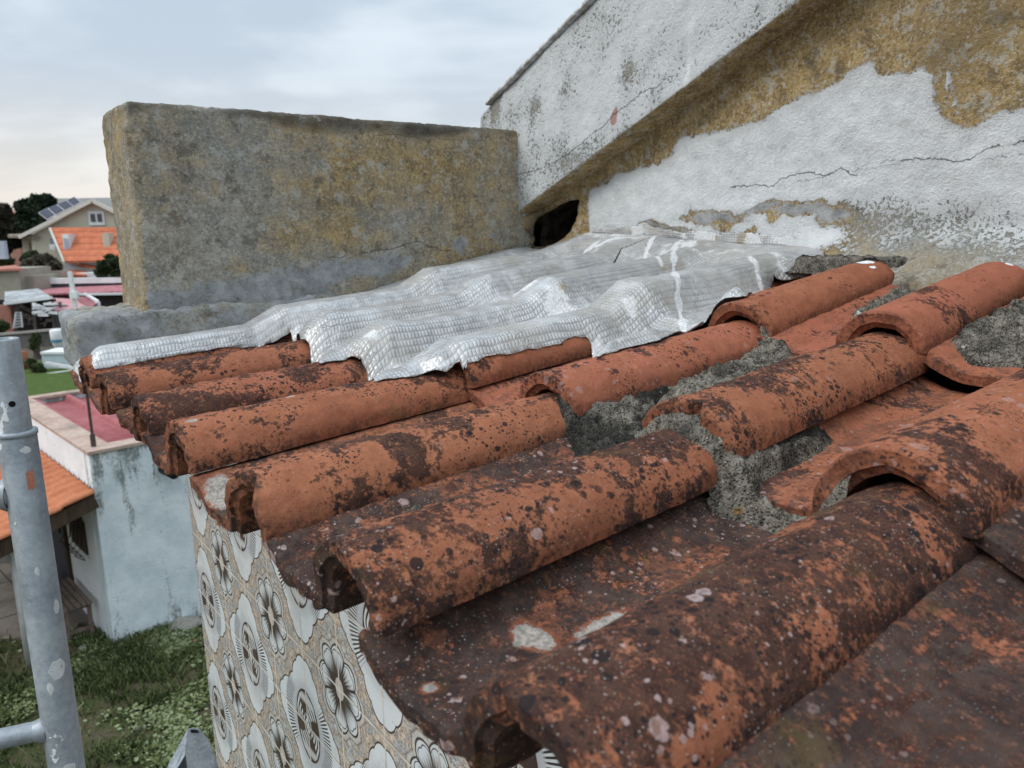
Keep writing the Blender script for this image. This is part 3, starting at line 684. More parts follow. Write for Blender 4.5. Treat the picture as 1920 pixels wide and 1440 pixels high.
# blue-grey painted mortar fillet that carries the parapet and runs out over the eave
def fillet_attrs(p, nn):
    s, e, z = p[:, 0], p[:, 1], p[:, 2]
    return dict(white=.22+.1*fbm(s*9, z*9, 2., 2), blue=.56+.35*fbm(s*9, e*9, z*9, 3), dark=.22+.35*fbm(s*6, z*14, 3., 3), ochre=.30+.35*fbm(s*7, e*7, z*9, 3, 2), crack=s*0+1, crack2=s*0+1, pink=s*0, soft=s*0+.2)
def fplace(s, e, z):
    top = -.200+.018*np.clip((s-.22)/.2, 0, 1)
    return PA(s, e, z+top)
me, c = rbox('plinth', (.258, EP-.014, -.125), (1.50, EP+.25, 0), .008, .012,
             lambda p, nn: fbm(p[:, 0]*12, p[:, 1]*12, p[:, 2]*12, 4)*.010+fbm(p[:, 0]*60, p[:, 1]*60, p[:, 2]*60, 4, 1, .6)*.009, fplace, fillet_attrs, skip=((2, 0),))
link('plinth', me, RENDER, par_o, Vector(c)-par_o.location)

# ------------------------------------------------------------------ the rendered gable wall with its raking beam and vent hole
wl = lambda x, y: ats(x, y, WS)
hole_px = [(1079, 374), (1064, 376), (1046, 384), (1030, 400), (1020, 420), (1015, 442), (1017, 462), (1032, 462), (1050, 450), (1066, 434), (1076, 414), (1080, 392)]
hole = [wl(*p) for p in hole_px]
gable = empty('gable_house', P(WS+.1, .6, -4.7+.0), 'rendered gable wall, white paint over ochre, with a raking white beam above the roof tiles', 'house')
_a, _b = ats(990, 387, 1.53), ats(1520, 0, 1.53)
lowz_ = lambda e: _a[1]+(_b[1]-_a[1])/(_b[0]-_a[0])*(e-_a[0])
def wall_mesh():
    st = .0078
    e, z = np.meshgrid(np.arange(-1.4, 2.06, st), np.arange(-.32, 1.45, st), indexing='ij')
    jit = sdf(e, z, hole); gx = np.gradient(jit, st, axis=0); gy = np.gradient(jit, st, axis=1)
    near = np.abs(jit) < st*.72
    e2 = e-np.where(near, jit*gx, 0); z2 = z-np.where(near, jit*gy, 0); keep = (jit < 1e-4) | near
    s = WS-fbm(e*7, z*7, 1., 4)*.010-fbm(e*45, z*45, 3., 4, 1, .6)*.0045
    s = s+.012*np.exp(-np.clip(-jit, 0, 1)/.012)
    # the foot of the wall swells into a rough fillet over the top tiles
    base = np.clip((-.02+.03*fbm(e*4, 1., 2., 3)-z)/.10, 0, 1)*sstep(1.10, .93, e)
    s = s-.125*base**1.3-base*fbm(e*30, z*30, 5., 4, 2)*.022
    # lumpy plaster between the hole and the parapet
    lump = sstep(1.84, 1.93, e)*sstep(.08, .02, z); s = s-.05*lump*(1+fbm(e*20, z*20, 4., 3))
    W_ = wl
    wp = [W_(*q) for q in [(1099, 357), (1151, 330), (1162, 325), (1227, 309), (1254, 292), (1270, 263), (1308, 249), (1422, 233), (1443, 217), (1476, 190), (1546, 162), (1584, 135), (1633, 123), (1646, 143), (1709, 142), (1725, 130), (1757, 135), (1778, 175), (1790, 217), (1817, 230), (1850, 217), (1877, 200), (1920, 192), (2300, 150), (2300, 520), (1900, 520), (1500, 480), (1330, 470), (1110, 470)]]
    d = sdf(e, z, wp)+fbm(e*18, z*18, 6., 4)*.014
    wh = np.clip(.5+d*14, .0, .95)
    spr = blobs(e, z, [(*W_(1780, 170), .05, .06, 1.)]); wh = np.where(wh > .4, wh-.32*spr, wh+.20*spr)
    # speckled lower right, blue-grey brushed band and bare mortar at the foot
    low = sstep(W_(1700, 290)[1], W_(1700, 450)[1], z+.05*fbm(e*6, z*6, 2., 4))*sstep(1.02, .80, e)
    wh = wh-(.36+.35*fbm(e*11, z*14, 2., 4, 1, .6))*low
    foot = sstep(-.025, -.075, z+.06*fbm(e*9, z*9, 7., 4))*sstep(1.05, .9, e); wh = wh-.25*foot
    bl = np.zeros_like(e)
    for (x, y, ra, rb) in ((1330, 400, .12, .020), (1440, 385, .10, .018), (1500, 395, .08, .03), (1240, 425, .12, .014), (1560, 410, .06, .03)): bl = np.maximum(bl, blobs(e, z, [(*W_(x, y), ra, rb, .78)]))
    wh = wh-1.1*np.clip(bl, 0, .6)
    pk = e*0
    oc = np.full_like(e, .75)+.15*fbm(e*5, z*5, 3., 3)
    oc = oc-.42*low+.15*foot
    oc = np.maximum(oc, .8*blobs(e, z, [(*W_(1350, 425), .05, .02, 1.), (*W_(1405, 425), .04, .02, 1.)]))
    wh = wh-.7*blobs(e, z, [(*W_(1350, 425), .03, .014, 1.), (*W_(1405, 425), .03, .014, 1.), (*W_(1460, 405), .02, .015, 1.)])
    dk = .04+.22*fbm(e*4, z*4, 11., 3)+.30*foot+.35*blobs(e, z, [(*W_(1870, 60), .25, .18, 1.)])
    dk = np.maximum(dk, .45*np.exp(-np.clip(-jit, 0, 1)/.025))+.25*lump
    cr = z-np.interp(-e, [-a for a, b in [W_(*q) for q in CR]], [b for a, b in [W_(*q) for q in CR]]); ok = (e < W_(1367, 352)[0]); cr = np.where(ok, cr, 1)
    c2 = z-np.interp(-e, [-a for a, b in [W_(*q) for q in C2]], [b for a, b in [W_(*q) for q in C2]]); c2 = np.where((e < W_(1445, 352)[0]) & (e > W_(1920, 330)[0]), c2, 1)
    keep &= z < lowz_(e)+.30
    used, q = trim(e2, z2, keep, s, None); f = lambda a_: a_.ravel()[used]
    V = PA(f(s), f(e2), f(z2))
    return V, q, dict(white=f(wh), blue=f(bl), dark=f(np.clip(dk, 0, 1)), ochre=f(oc), crack=f(cr), crack2=f(c2), pink=f(pk), soft=f(np.clip(low+.4*foot, 0, 1)))
CR = [(1367, 352), (1416, 347), (1449, 349), (1462, 338), (1481, 328), (1525, 324), (1552, 330), (1579, 314), (1600, 329), (1622, 330), (1655, 303), (1720, 298), (1795, 302), (1822, 295), (1855, 276), (1909, 268), (1990, 262)]
C2 = [(1445, 358), (1500, 342), (1580, 322), (1640, 316), (1700, 300), (1760, 296), (1850, 300), (1920, 292)]
V, q, at_ = wall_mesh(); c = np.array(gable.location)
link('wall', npmesh('wall', V-c, q[:, ::-1], True, at_), RENDER, gable)
mdark = Mat('cavity', 1.).out((.02, .017, .014))
hb = MB(); n_ = len(hole)
cav = Mat('cavity shade', .95, .05); cavm = cav.out(cav.mix(cav.rng(cav.noise(30, 4), .4, .6), (.012, .010, .009), (.05, .038, .028)), cav.bump(cav.noise(60, 4), .01))  # darkness inside the hole is put into this near-black colour
hc = np.mean(hole, 0); hx = [tuple(hc+(np.array(h_)-hc)*1.18) for h_ in hole]
A = [P(WS+.006, *h_) for h_ in hx]; B = [P(WS+.05, h_[0]*.97+.055, h_[1]) for h_ in hx]; C_ = [P(WS+.26, h_[0]*.97+.055, h_[1]) for h_ in hx]
hb.poly(A+B+C_, [(i, (i+1) % n_, n_+(i+1) % n_, n_+i) for i in range(n_)]+[(n_+i, n_+(i+1) % n_, 2*n_+(i+1) % n_, 2*n_+i) for i in range(n_)]+[tuple(range(2*n_, 3*n_))])
for (s0_, s1_, e0_, e1_, z0_, z1_) in ((.27, .29, 1.6, 2.07, -.31, .14), (.03, .27, 2.05, 2.07, -.31, .14), (.03, .27, 1.6, 2.05, -.31, -.29)):  # added dark plates closing the bright gaps behind the hole
    hb.hexa([P(WS+s0_, e0_, z0_), P(WS+s1_, e0_, z0_), P(WS+s1_, e1_, z0_), P(WS+s0_, e1_, z0_)], [P(WS+s0_, e0_, z1_), P(WS+s1_, e0_, z1_), P(WS+s1_, e1_, z1_), P(WS+s0_, e1_, z1_)])
hb.build('vent_hole', cavm, gable, True)
# raking beam: its lower and upper edges in the plane s = SB
SB = 1.53
L1, L2 = ats(990, 387, SB), ats(1520, 0, SB); U1, U2 = ats(925, 190, SB), ats(1110, 0, SB)
kl = (L2[1]-L1[1])/(L2[0]-L1[0]); ku = (U2[1]-U1[1])/(U2[0]-U1[0]); ks = (kl+ku)/2
lowz = lambda e: L1[1]+ks*(e-L1[0]); hgt = U1[1]+ks*(L1[0]-U1[0])-L1[1]
E_END = ats(898, 230, SB)[0]
def bplace(s, e, w): return PA(s, e, lowz(e)+w)
bm_ = lambda x, y: (lambda a: (a[0], a[1]-lowz(a[0])))(ats(x, y, SB))
def battrs(p, nn):
    s, e, w = p[:, 0], p[:, 1], p[:, 2]; fr = nn[:, 0] < -.5; und = nn[:, 2] < -.5; end = nn[:, 1] > .5
    wh = .66+.20*fbm(e*4, w*4, 3., 4)+.12*fbm(e*20, w*9, 5., 3)
    for (x, y, ra, rb, h_) in ((1095, 40, .06, .14, .10), (1060, 170, .04, .05, .16), (1000, 200, .03, .03, .16), (930, 205, .03, .05, .5), (1220, 60, .08, .08, .06), (1130, 90, .05, .1, .08), (1180, 150, .05, .05, .16), (1070, 300, .06, .03, .15)): wh = wh-blobs(e, w, [(*bm_(x, y), ra, rb, h_)])
    dr = segd(e, w, [bm_(1300, -10), bm_(1296, 60), bm_(1291, 120), bm_(1286, 172)]); wh = np.maximum(wh, 1.0*sstep(.012, .006, dr+.003*fbm(e*50, w*50, 2., 2)))
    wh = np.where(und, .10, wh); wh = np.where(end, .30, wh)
    pk = blobs(e, w, [(*bm_(1150, 228), .022, .030, .9)])
    ck = [bm_(*q) for q in [(960, 330), (1010, 318), (1060, 292), (1110, 250), (1130, 236), (1165, 205), (1200, 178), (1222, 165), (1250, 148)]]
    cr = w-np.interp(-e, [-a for a, b in ck], [b for a, b in ck]); cr = np.where((e < ck[0][0]) & (e > ck[-1][0]) & fr, cr*1.0, 1)
    k2 = [bm_(*q) for q in [(1380, 85), (1388, 55), (1395, 40), (1450, 0)]]; c2_ = w-np.interp(-e, [-a for a, b in k2], [b for a, b in k2]); c2_ = np.where((e < k2[0][0]) & (e > k2[-1][0]) & fr, c2_, 1)
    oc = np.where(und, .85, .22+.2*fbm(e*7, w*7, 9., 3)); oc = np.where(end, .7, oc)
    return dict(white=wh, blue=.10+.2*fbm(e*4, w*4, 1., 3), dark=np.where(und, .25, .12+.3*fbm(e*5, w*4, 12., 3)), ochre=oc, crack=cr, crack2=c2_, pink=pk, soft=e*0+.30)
me, c = rbox('raking_beam', (SB, -.9, 0), (SB+.30, E_END, hgt), .0085, .010,
             lambda p, nn: fbm(p[:, 0]*9, p[:, 1]*9, p[:, 2]*9, 4)*.006+fbm(p[:, 0]*55, p[:, 1]*55, p[:, 2]*55, 4, 1, .6)*.0032, bplace, battrs)
link('raking_beam', me, RENDER, gable, Vector(c)-gable.location)
wp_ = Mat('white limewash', .85); wpm = wp_.out(wp_.mix(wp_.rng(wp_.noise(40, 5, .7), .42, .62), (.34, .33, .31), (.70, .71, .72)), wp_.bump(wp_.noise(90, 4), .004))
me, c = rbox('coping', (SB-.014, -.9, hgt), (SB+.32, E_END-.055, hgt+.013), .012, .004,
             lambda p, nn: fbm(p[:, 0]*30, p[:, 1]*30, p[:, 2]*30, 4)*.0022, bplace, None)
link('coping', me, wpm, gable, Vector(c)-gable.location)
# plain body of the gable house behind the render
mb = MB()
mb.hexa([P(WS+.28, 2.0, -4.7), P(4.6, 2.0, -4.7), P(4.6, -1.4, -4.7), P(WS+.28, -1.4, -4.7)], [P(WS+.28, 2.0, lowz(2.0)+.1), P(4.6, 2.0, lowz(2.0)+.1), P(4.6, -1.4, lowz(-1.4)+.1), P(WS+.28, -1.4, lowz(-1.4)+.1)])
mb.build('body', cavm, gable)  # wears the painted cavity darkness, not a wall colour

# ------------------------------------------------------------------ tiled facade below the eave
TZ = .152; SF = .444
def azulejo():
    M = Mat('patterned ceramic', .22, .5)
    x, _, z = M.sep(M.co); PR = 2*TZ
    def cell(v, o): return (M.op('FRACT', v/PR+.5+o)-.5)*PR
    def polar(a, b):
        r = M.op('SQRT', a*a+b*b); th = M.op('ARCTAN2', b, a); return r, th
    S = lambda v: M.op('SINE', v); A = lambda v: M.op('ABSOLUTE', v); stp = lambda v, a, b: M.rng(v, a, b)
    mx, mz = cell(x, 0.), cell(z, 0.); r, t = polar(mx, mz)
    fx, fz = cell(x, .5), cell(z, .5); rf, tf = polar(fx, fz)
    wob = M.noise(60, 2, .5)
    # ground: peach with grey scrolls in dark contour lines
    v = M.vec(A(mx), 0., A(mz))
    n1 = M.noise(38, 3, .55, v, 1.2); n2 = M.noise(90, 3, .6, v, 1.5)
    col = M.mix(stp(n2, .44, .56), (.48, .385, .31), (.70, .585, .48))
    sc = stp(n1, .50, .53); col = M.mix(sc*.85, col, M.mix(stp(n2, .4, .6), (.33, .34, .36), (.62, .63, .64)))
    
    for kk in (.505, .455, .56): col = M.mix(stp(A(n1-kk), .0, .012)*-1.+1., col, (.09, .06, .048))
    vv = M.vor(150, v)[0]; col = M.mix(stp(A(vv-.33), .02, .08)*-.75+.75, col, (.16, .12, .095))
    # scallops round the flower
    tt = A(M.op('COSINE', tf*4.)); Rf = .063+tt*.014
    petal = rf-Rf
    st = S(tf*40.+S(rf*160.)*.9)
    gl = M.rng(rf+tt*.010+st*.0050, .040, .064)
    fl = M.mix(gl, (.06, .04, .04), (.66, .69, .71))
    gap = M.rng(tt, .10, .26, 1., 0.)*stp(rf, .034, .040); fl = M.mix(gap, fl, (.05, .035, .035))
    curl = M.rng(A(rf-.054-tt*.011-A(S(tf*8.))*.004), .0006, .0018, 1., 0.); fl = M.mix(curl*.9, fl, (.06, .04, .04))
    hal = M.rng(A(petal-.010-A(S(tf*12.))*.004), .0008, .0022, 1., 0.); col = M.mix(hal*.8, col, (.20, .16, .14))
    hal2 = M.rng(A(petal-.006), .003, .0055, 1., 0.); col = M.mix(hal2*.6, col, (.62, .60, .57))
    col = M.mix(stp(petal, -.001, .001)*-1.+1., col, fl)
    col = M.mix(stp(A(petal), .0012, .003)*-1.+1., col, (.05, .035, .03))
    disc = M.op('SQRT', fx*fx*1.7+fz*fz)
    col = M.mix(disc < .021, col, M.mix(stp(n2, .42, .58), (.50, .44, .40), (.64, .60, .56)))
    col = M.mix(stp(A(disc-.021), .001, .0022)*-1.+1., col, (.06, .045, .04))
    # medallion
    c4 = M.op('COSINE', t*4.); Rb = .113+c4*.018+M.op('POWER', A(S(t*10.)), .6)*.006
    d = r-Rb
    md = M.mix(stp(r, .05, .10), (.46, .465, .49), (.72, .75, .775))
    rays = S(t*86.); side = stp(A(mx)/(r+.0001), .62, .80)*stp(r, .066, .074)*(stp(r, .098, .104)*-1.+1.)
    md = M.mix(side*stp(rays, -.1, .25), md, (.05, .04, .045))
    md = M.mix(side*(stp(rays, -.1, .25)*-1.+1.)*.6, md, (.74, .78, .80))
    ring = (stp(A(r-.090-S(t*60.)*.0022), .003, .006)*-1.+1.); md = M.mix(ring*.55*(1.-side), md, (.72, .75, .77))
    el = M.op('SQRT', (mx/.050)*(mx/.050)+(mz/.068)*(mz/.068))
    ins = stp(el, .985, 1.)*-1.+1.
    lob2 = A(S(t*2.)); sw = S(el*34.+S(t*2.)*5.+S(t*6.)*1.3)
    inn = M.mix(stp(sw, -.5, .3), (.055, .035, .035), (.68, .69, .69))
    dark = stp(lob2, .90, .55)*0.
    blot = stp(A(S(t*2.+.9))-el*.55, .30, .40); inn = M.mix(blot*stp(el, .25, .4), inn, (.07, .04, .038))
    inn = M.mix(stp(A(A(mz)-.052), .004, .012)*-1.+1., inn, (.60, .60, .60))
    md = M.mix(ins, md, inn); md = M.mix(stp(A(el-1.), .02, .05)*-1.+1., md, (.05, .03, .03))
    ink = (stp(d, -.001, .0006)*-1.+1.)
    col = M.mix(ink, col, md)
    col = M.mix(stp(A(d), .0010, .0024)*-1.+1., col, (.06, .04, .035))
    # joints
    gx = A(M.op('FRACT', x/TZ+.5)-.5)*TZ; gz_ = A(M.op('FRACT', z/TZ+.5)-.5)*TZ
    g = M.op('MINIMUM', gx, gz_); gm = stp(g+(wob-.5)*.0006, .0016, .0023)*-1.+1.
    col = M.mix(gm, col, M.mix(stp(M.noise(30, 4, .7), .4, .62), (.46, .42, .36), (.66, .62, .55)))
    col = M.mix(M.rng(M.noise(6, 5, .7), .52, .70)*.40, col, (.27, .235, .19)); col = M.mix(M.rng(M.noise(140, 3, .7), .62, .70)*.4, col, (.20, .17, .14))
    h = stp(g, .0012, .0032)+M.noise(25, 2, .5)*.3
    return M.out(col, M.bump(h, .0012, .6), M.rng(gm, 0, 1, .20, .9))
AZ = azulejo()
house = empty('tiled_house', P(SF+1.0, .4, -4.7), 'house front clad in brown and grey ornamental ceramic tiles below the eave', 'house')
EC, ZT = 1.895, -.335
o0 = P(SF, .6, -.575); rot = Matrix.Rotation(PHI-math.pi/2, 4, 'Z')
L_ = lambda e, z, y=0.: Vector((.6-e, y, z+.575))
vs = [L_(EC, -4.7), L_(-1.6, -4.7), L_(-1.6, ZT), L_(EC, ZT), L_(EC, -4.7, .012), L_(-1.6, -4.7, .012), L_(-1.6, ZT, .012), L_(EC, ZT, .012)]
fa = mesh('ceramic_facade', vs, [(0, 1, 2, 3), (7, 6, 5, 4), (0, 4, 5, 1), (1, 5, 6, 2), (2, 6, 7, 3), (3, 7, 4, 0)])
fo = link('ceramic_facade', fa, AZ, house); fo.location = o0-house.location; fo.rotation_euler = (0, 0, PHI-math.pi/2)
mb = MB()
bx = lambda s0, s1, e0, e1, z00, z01, z10, z11: mb.hexa([P(s0, e1, z00), P(s0, e0, z00), P(s1, e0, z01), P(s1, e1, z01)], [P(s0, e1, z10), P(s0, e0, z10), P(s1, e0, z11), P(s1, e1, z11)])
bx(SF+.0125, WS+.04, -1.6, EC-.004, -4.7, -4.7, -.40+.142*.22, -.40+.142*1.33)
dk_ = Mat('house body', .9); mb.build('wall', dk_.out(dk_.mix(dk_.rng(dk_.noise(9, 5, .7), .4, .6), (.40, .39, .36), (.55, .55, .53)), dk_.bump(dk_.noise(60, 4), .004)), house)
mb = MB(); bx(SF+.0125, WS+.04, -1.6, EC-.004, -.399+.142*.22, -.399+.142*1.33, -.362+.142*.22, -.358+.142*1.33)
mb.build('roof_deck', cavm, house)  # painted cavity darkness again, seen in gaps under the tiles
mb = MB(); mb.hexa([P(SF-.03, EC, -.352), P(SF-.03, -1.6, -.352), P(SF+.01, -1.6, -.352), P(SF+.01, EC, -.352)], [P(SF-.03, EC, -.332), P(SF-.03, -1.6, -.332), P(SF+.01, -1.6, -.329), P(SF+.01, EC, -.329)])
mb.build('eave_board', wpm, house)
# ------------------------------------------------------------------ garden, ground and everything beyond
def simple(name, c1, c2, scale=8., rough=.85, bump=.004, spec=.2, metal=0., stain=None, stretch=(1, 1, 1)):
    M = Mat(name, rough, spec); v = M.map(scale=stretch)
    n = M.noise(scale, 5, .65, v); n2 = M.noise(scale*5, 4, .6, v)
    col = M.mix(M.rng(n*.6+n2*.4, .40, .62), c1, c2)
    if stain: col = M.mix(M.rng(M.noise(scale*.5, 5, .7, M.map(scale=stretch, loc=(3, 7, 1))), stain[1], stain[1]+.12)*stain[2], col, stain[0])
    return M.out(col, M.bump(n2, bump) if bump else None, rough, metal)
def tex_rows(name, c1, c2, axis, period, dark=.45):
    """roof covering read from afar: rows of tiles as waves"""
    M = Mat(name, .85, .15); c = M.sep(M.co)[axis]
    w = M.op('ABSOLUTE', M.op('SINE', c*(math.pi/period)))
    n = M.noise(3, 4, .6)
    col = M.mix(M.rng(n, .4, .6), c1, c2); col = M.mix(M.rng(w, .0, .45, dark, 0.), col, (.10, .035, .02))
    return M.out(col, M.bump(w, .04))
# ---- ground
gm = Mat('ground', .95, .1)
n1 = gm.noise(.35, 5, .6); n2 = gm.noise(3.5, 6, .7); n3 = gm.noise(30, 4, .7)
col = gm.mix(gm.rng(n2*.7+n3*.3, .42, .60), (.105, .082, .055), (.050, .070, .022))
col = gm.mix(gm.rng(gm.noise(1.1, 4, .6, gm.map(loc=(4, 4, 0))), .52, .62)*.7, col, (.11, .080, .055))
gx, gy, _z = gm.sep(gm.co)
far = gm.rng(gy, 14., 18.)
col = gm.mix(far, col, gm.mix(gm.rng(n2*.5+n3*.5, .42, .60), (.050, .085, .020), (.095, .135, .035)))
col = gm.mix(gm.rng(gy, 27., 29.), col, (.10, .09, .07))
gmat = gm.out(col, gm.bump(n2*.6+n3*.4, .05))
nG = 60; ax = np.sign(np.linspace(-1, 1, nG))*np.abs(np.linspace(-1, 1, nG))**2.2*420
gxv, gyv = np.meshgrid(ax, ax+6, indexing='ij')
gme = npmesh('ground', np.stack([gxv.ravel(), gyv.ravel(), gxv.ravel()*0], -1), gridq(nG, nG), True)
tag(link('ground', gme, gmat), kind='structure')
def flat(name, pts, z0, z1, mat, kind='structure'):
    b = MB(); n = len(pts); b.poly([(p[0], p[1], z0) for p in pts]+[(p[0], p[1], z1) for p in pts], [tuple(range(n-1, -1, -1)), tuple(range(n, 2*n))]+[(i, (i+1) % n, n+(i+1) % n, n+i) for i in range(n)])
    o = b.build(name, mat); tag(o, kind=kind); return o
pm = Mat('paving concrete', .9); px_, py_, _ = pm.sep(pm.co)
jn = pm.op('MINIMUM', pm.op('ABSOLUTE', pm.op('FRACT', (px_*.69+py_*.72)*1.25)-.5), pm.op('ABSOLUTE', pm.op('FRACT', (px_*.72-py_*.69)*.9)-.5))
pmm = pm.out(pm.mix(pm.rng(jn, .006, .016), (.05, .042, .035), pm.mix(pm.rng(pm.noise(2.5, 5, .65), .38, .62), (.145, .120, .100), (.235, .205, .175))), pm.bump(pm.noise(40, 4), .01))
pav = [gz(*p) for p in [(-420, 1230), (-160, 1222), (0, 1204), (60, 1197), (124, 1203), (150, 1172), (176, 1168), (118, 1062), (20, 1020), (-300, 1010)]]
flat('patio', pav, -.05, .035, pmm)
# grass blades, clover and weeds near the house
def weeds():
    N = 110000; P0 = []
    x = rng.uniform(-6.9, -1.2, N*2); y = rng.uniform(3.6, 9.0, N*2)
    dens = fbm(x*.9, y*.9, 1., 3)+.55*fbm(x*4, y*4, 3., 3)
    pv_ = [(p.x, p.y) for p in pav]
    w0 = np.where(x*EV.x+y*EV.y < EC+.02, x*NV.x+y*NV.y-SF, -1.)
    ok = (rng.random(N*2) < np.clip(.38+dens*1.7, .04, 1)) & ~inpoly(x, y, pv_) & (w0 < -.03)
    x, y = x[ok][:N], y[ok][:N]; n = len(x)
    clover = rng.random(n) < sstep(-.25, .45, fbm(x*1.6+9, y*1.6, 7., 4))*.8
    h = rng.uniform(.03, .11, n)*(1+.5*fbm(x*2, y*2, 5., 2)); w = np.where(clover, rng.uniform(.014, .028, n), rng.uniform(.004, .010, n))
    an = rng.uniform(0, 2*np.pi, n); le = rng.uniform(.2, 1., n)*h; la = rng.uniform(0, 2*np.pi, n)
    dx, dy = np.cos(an)*w, np.sin(an)*w; tx, ty = np.cos(la)*le, np.sin(la)*le
    hh = np.where(clover, h*.6, h); b0 = np.where(clover, hh*.8, 0.)
    v = np.stack([np.stack([x-dx, y-dy, b0], -1), np.stack([x+dx, y+dy, b0+.0], -1), np.stack([x+dx*.7+tx, y+dy*.7+ty, hh+.004*clover], -1), np.stack([x-dx*.7+tx, y-dy*.7+ty, hh], -1)], 1)
    # clover leaves: little flat plates
    pl = np.stack([np.stack([x-dx, y-dy, hh], -1), np.stack([x+dy, y-dx, hh+.006], -1), np.stack([x+dx, y+dy, hh], -1), np.stack([x-dy, y+dx, hh-.006], -1)], 1)
    v = np.where(clover[:, None, None], pl, v)
    tone = np.repeat(np.clip(rng.normal(.5, .2, n)+.35*clover+.3*fbm(x*1.7, y*1.7, 2., 2), 0, 1), 4)
    M = Mat('weeds', .75, .15); t = M.attr('tone'); c = M.mix(M.rng(t, .2, .7), (.042, .055, .020), (.115, .140, .052)); c = M.mix(M.rng(t, .78, 1.), c, (.24, .28, .15))
    me = npmesh('grass', v.reshape(-1, 3), np.arange(4*n).reshape(n, 4), False, dict(tone=tone))
    o = link('grass', me, M.out(c)); tag(o, 'weedy green grass and pale clover in the garden below the eave', 'grass', kind='stuff')
weeds()
# stones in the grass
stm = simple('field stone', (.22, .20, .17), (.38, .36, .31), 30)
for i, (px, py, r_, lb) in enumerate([(1250/3.6, 1040+480/3.6, .17, 'large flat pale stone half sunk in grass against the shed'), (165, 1040+635/3.6, .075, 'grey stone in the clover below the wooden bench'), (263, 1040+1170/3.6, .05, 'small yellowish stone lying alone in the grass')]):
    g_ = gz(px, py); bm = bmesh.new(); bmesh.ops.create_icosphere(bm, subdivisions=3, radius=1)
    for v in bm.verts: k_ = 1+.25*float(vnoise(v.co.x*2+i*5, v.co.y*2, v.co.z*2)); v.co = Vector((v.co.x*r_*1.3*k_, v.co.y*r_*k_, v.co.z*r_*.42*k_+r_*.15))
    me = bpy.data.meshes.new('stone'); bm.to_mesh(me); bm.free(); me.shade_smooth(); tag(link('stone', me, stm, None, g_), lb, 'stone', 'stones in the grass')
bm = bmesh.new(); bmesh.ops.create_cube(bm, size=1); bmesh.ops.bevel(bm, geom=bm.edges[:], offset=.12, segments=2, affect='EDGES')
for v in bm.verts: v.co = Vector((v.co.x*.13+.01*v.co.y, v.co.y*.08, v.co.z*.05+.03))
me = bpy.data.meshes.new('brick_shard'); bm.to_mesh(me); bm.free(); tag(link('brick_shard', me, simple('brick', (.26, .10, .07), (.36, .15, .10), 20), None, gz(373, 1208), (0, .1, .6)), 'broken red brick shard in the grass by the tiled facade', 'brick shard')

# ---- white shed
C0 = gz(214, 1213); rd = Vector((.722, .692, 0)); ld = Vector((-.692, .722, 0)); HS = 2.335
SH = lambda a, b, z: Vector((C0.x, C0.y, 0))+rd*a+ld*b+Vector((0, 0, z))
def shedmat(nm, c1, c2, k_):
    M = Mat(nm, .9, .1); zz_ = M.sep(M.co)[2]
    n = M.noise(3.2, 6, .68); f = M.noise(30, 4, .7); s_ = M.noise(2.2, 6, .7, M.map(scale=(2.2, 2.2, .45)))
    col = M.mix(M.rng(n, .38, .62), c1, c2)
    d = M.rng(s_+M.rng(zz_, 1.2, 2.3)*.14+M.rng(zz_, .0, .6, .12, 0.)+(f-.5)*.3, .60-k_, .70-k_)
    col = M.mix(d*.75, col, (.085, .095, .085))
    return M.out(col, M.bump(f*.5+n, .012))
sw1 = shedmat('shed wash shaded', (.60, .67, .69), (.77, .82, .83), .005); sw2 = shedmat('shed wash lit', (.72, .74, .75), (.80, .82, .83), -.12)  # one whitewash, shaded and lit copies: light from the left put into colour
shed = empty('white_shed', SH(1, 1.5, 0), 'low whitewashed shed with mould streaks and a red sheet roof behind a parapet', 'shed')
def sbox(a0, a1, b0, b1, z0, z1): return MB().hexa([SH(a0, b0, z0), SH(a1, b0, z0), SH(a1, b1, z0), SH(a0, b1, z0)], [SH(a0, b0, z1), SH(a1, b0, z1), SH(a1, b1, z1), SH(a0, b1, z1)])
LS = 3.8; W_S = 4.2
sbox(0, W_S, 0, .18, -.1, HS-.03).build('front_wall', sw1, shed, bevel=.012)
sbox(-.004, .176, .184, LS, -.1, HS-.03).build('side_wall', sw2, shed)
sbox(.184, W_S, LS-.18, LS-.004, -.1, HS-.03).build('rear_wall', sw1, shed); sbox(W_S-.18, W_S-.004, .184, LS-.184, -.1, HS-.03).build('side_wall', sw2, shed)
cop = simple('coping render', (.36, .25, .20), (.52, .40, .33), 5, stain=((.15, .13, .11), .52, .5))
cb = MB()
for a0, a1, b0, b1 in ((-.02, W_S, -.03, .22), (-.02, .26, .224, LS), (.264, W_S, LS-.2, LS)): 
    cb.hexa([SH(a0, b0, HS-.03), SH(a1, b0, HS-.03), SH(a1, b1, HS-.03), SH(a0, b1, HS-.03)], [SH(a0, b0, HS+.012), SH(a1, b0, HS+.012), SH(a1, b1, HS+.012), SH(a0, b1, HS+.012)])
cb.build('coping', cop, shed, bevel=.006)
# red ribbed sheet roof
aa = np.arange(.26, W_S-.1, .02); V = []; prof_r = .09*sstep(.70, .95, np.abs(((aa-.3)/.42 % 1)*2-1))
for a_, h_ in zip(aa, prof_r):
    for b_ in (.22, LS-.2): V.append(SH(a_, b_, HS-.10+h_))
me = npmesh('sheet_roof', np.array([tuple(v) for v in V])-np.array(shed.location), gridq(len(aa), 2)[:, ::-1], False)
o = link('sheet_roof', me, simple('red sheet', (.27, .055, .06), (.37, .11, .115), 4, .6, .001, .4, stretch=(1, 1, 1)), shed); so_ = o.modifiers.new('t', 'SOLIDIFY'); so_.thickness = .01
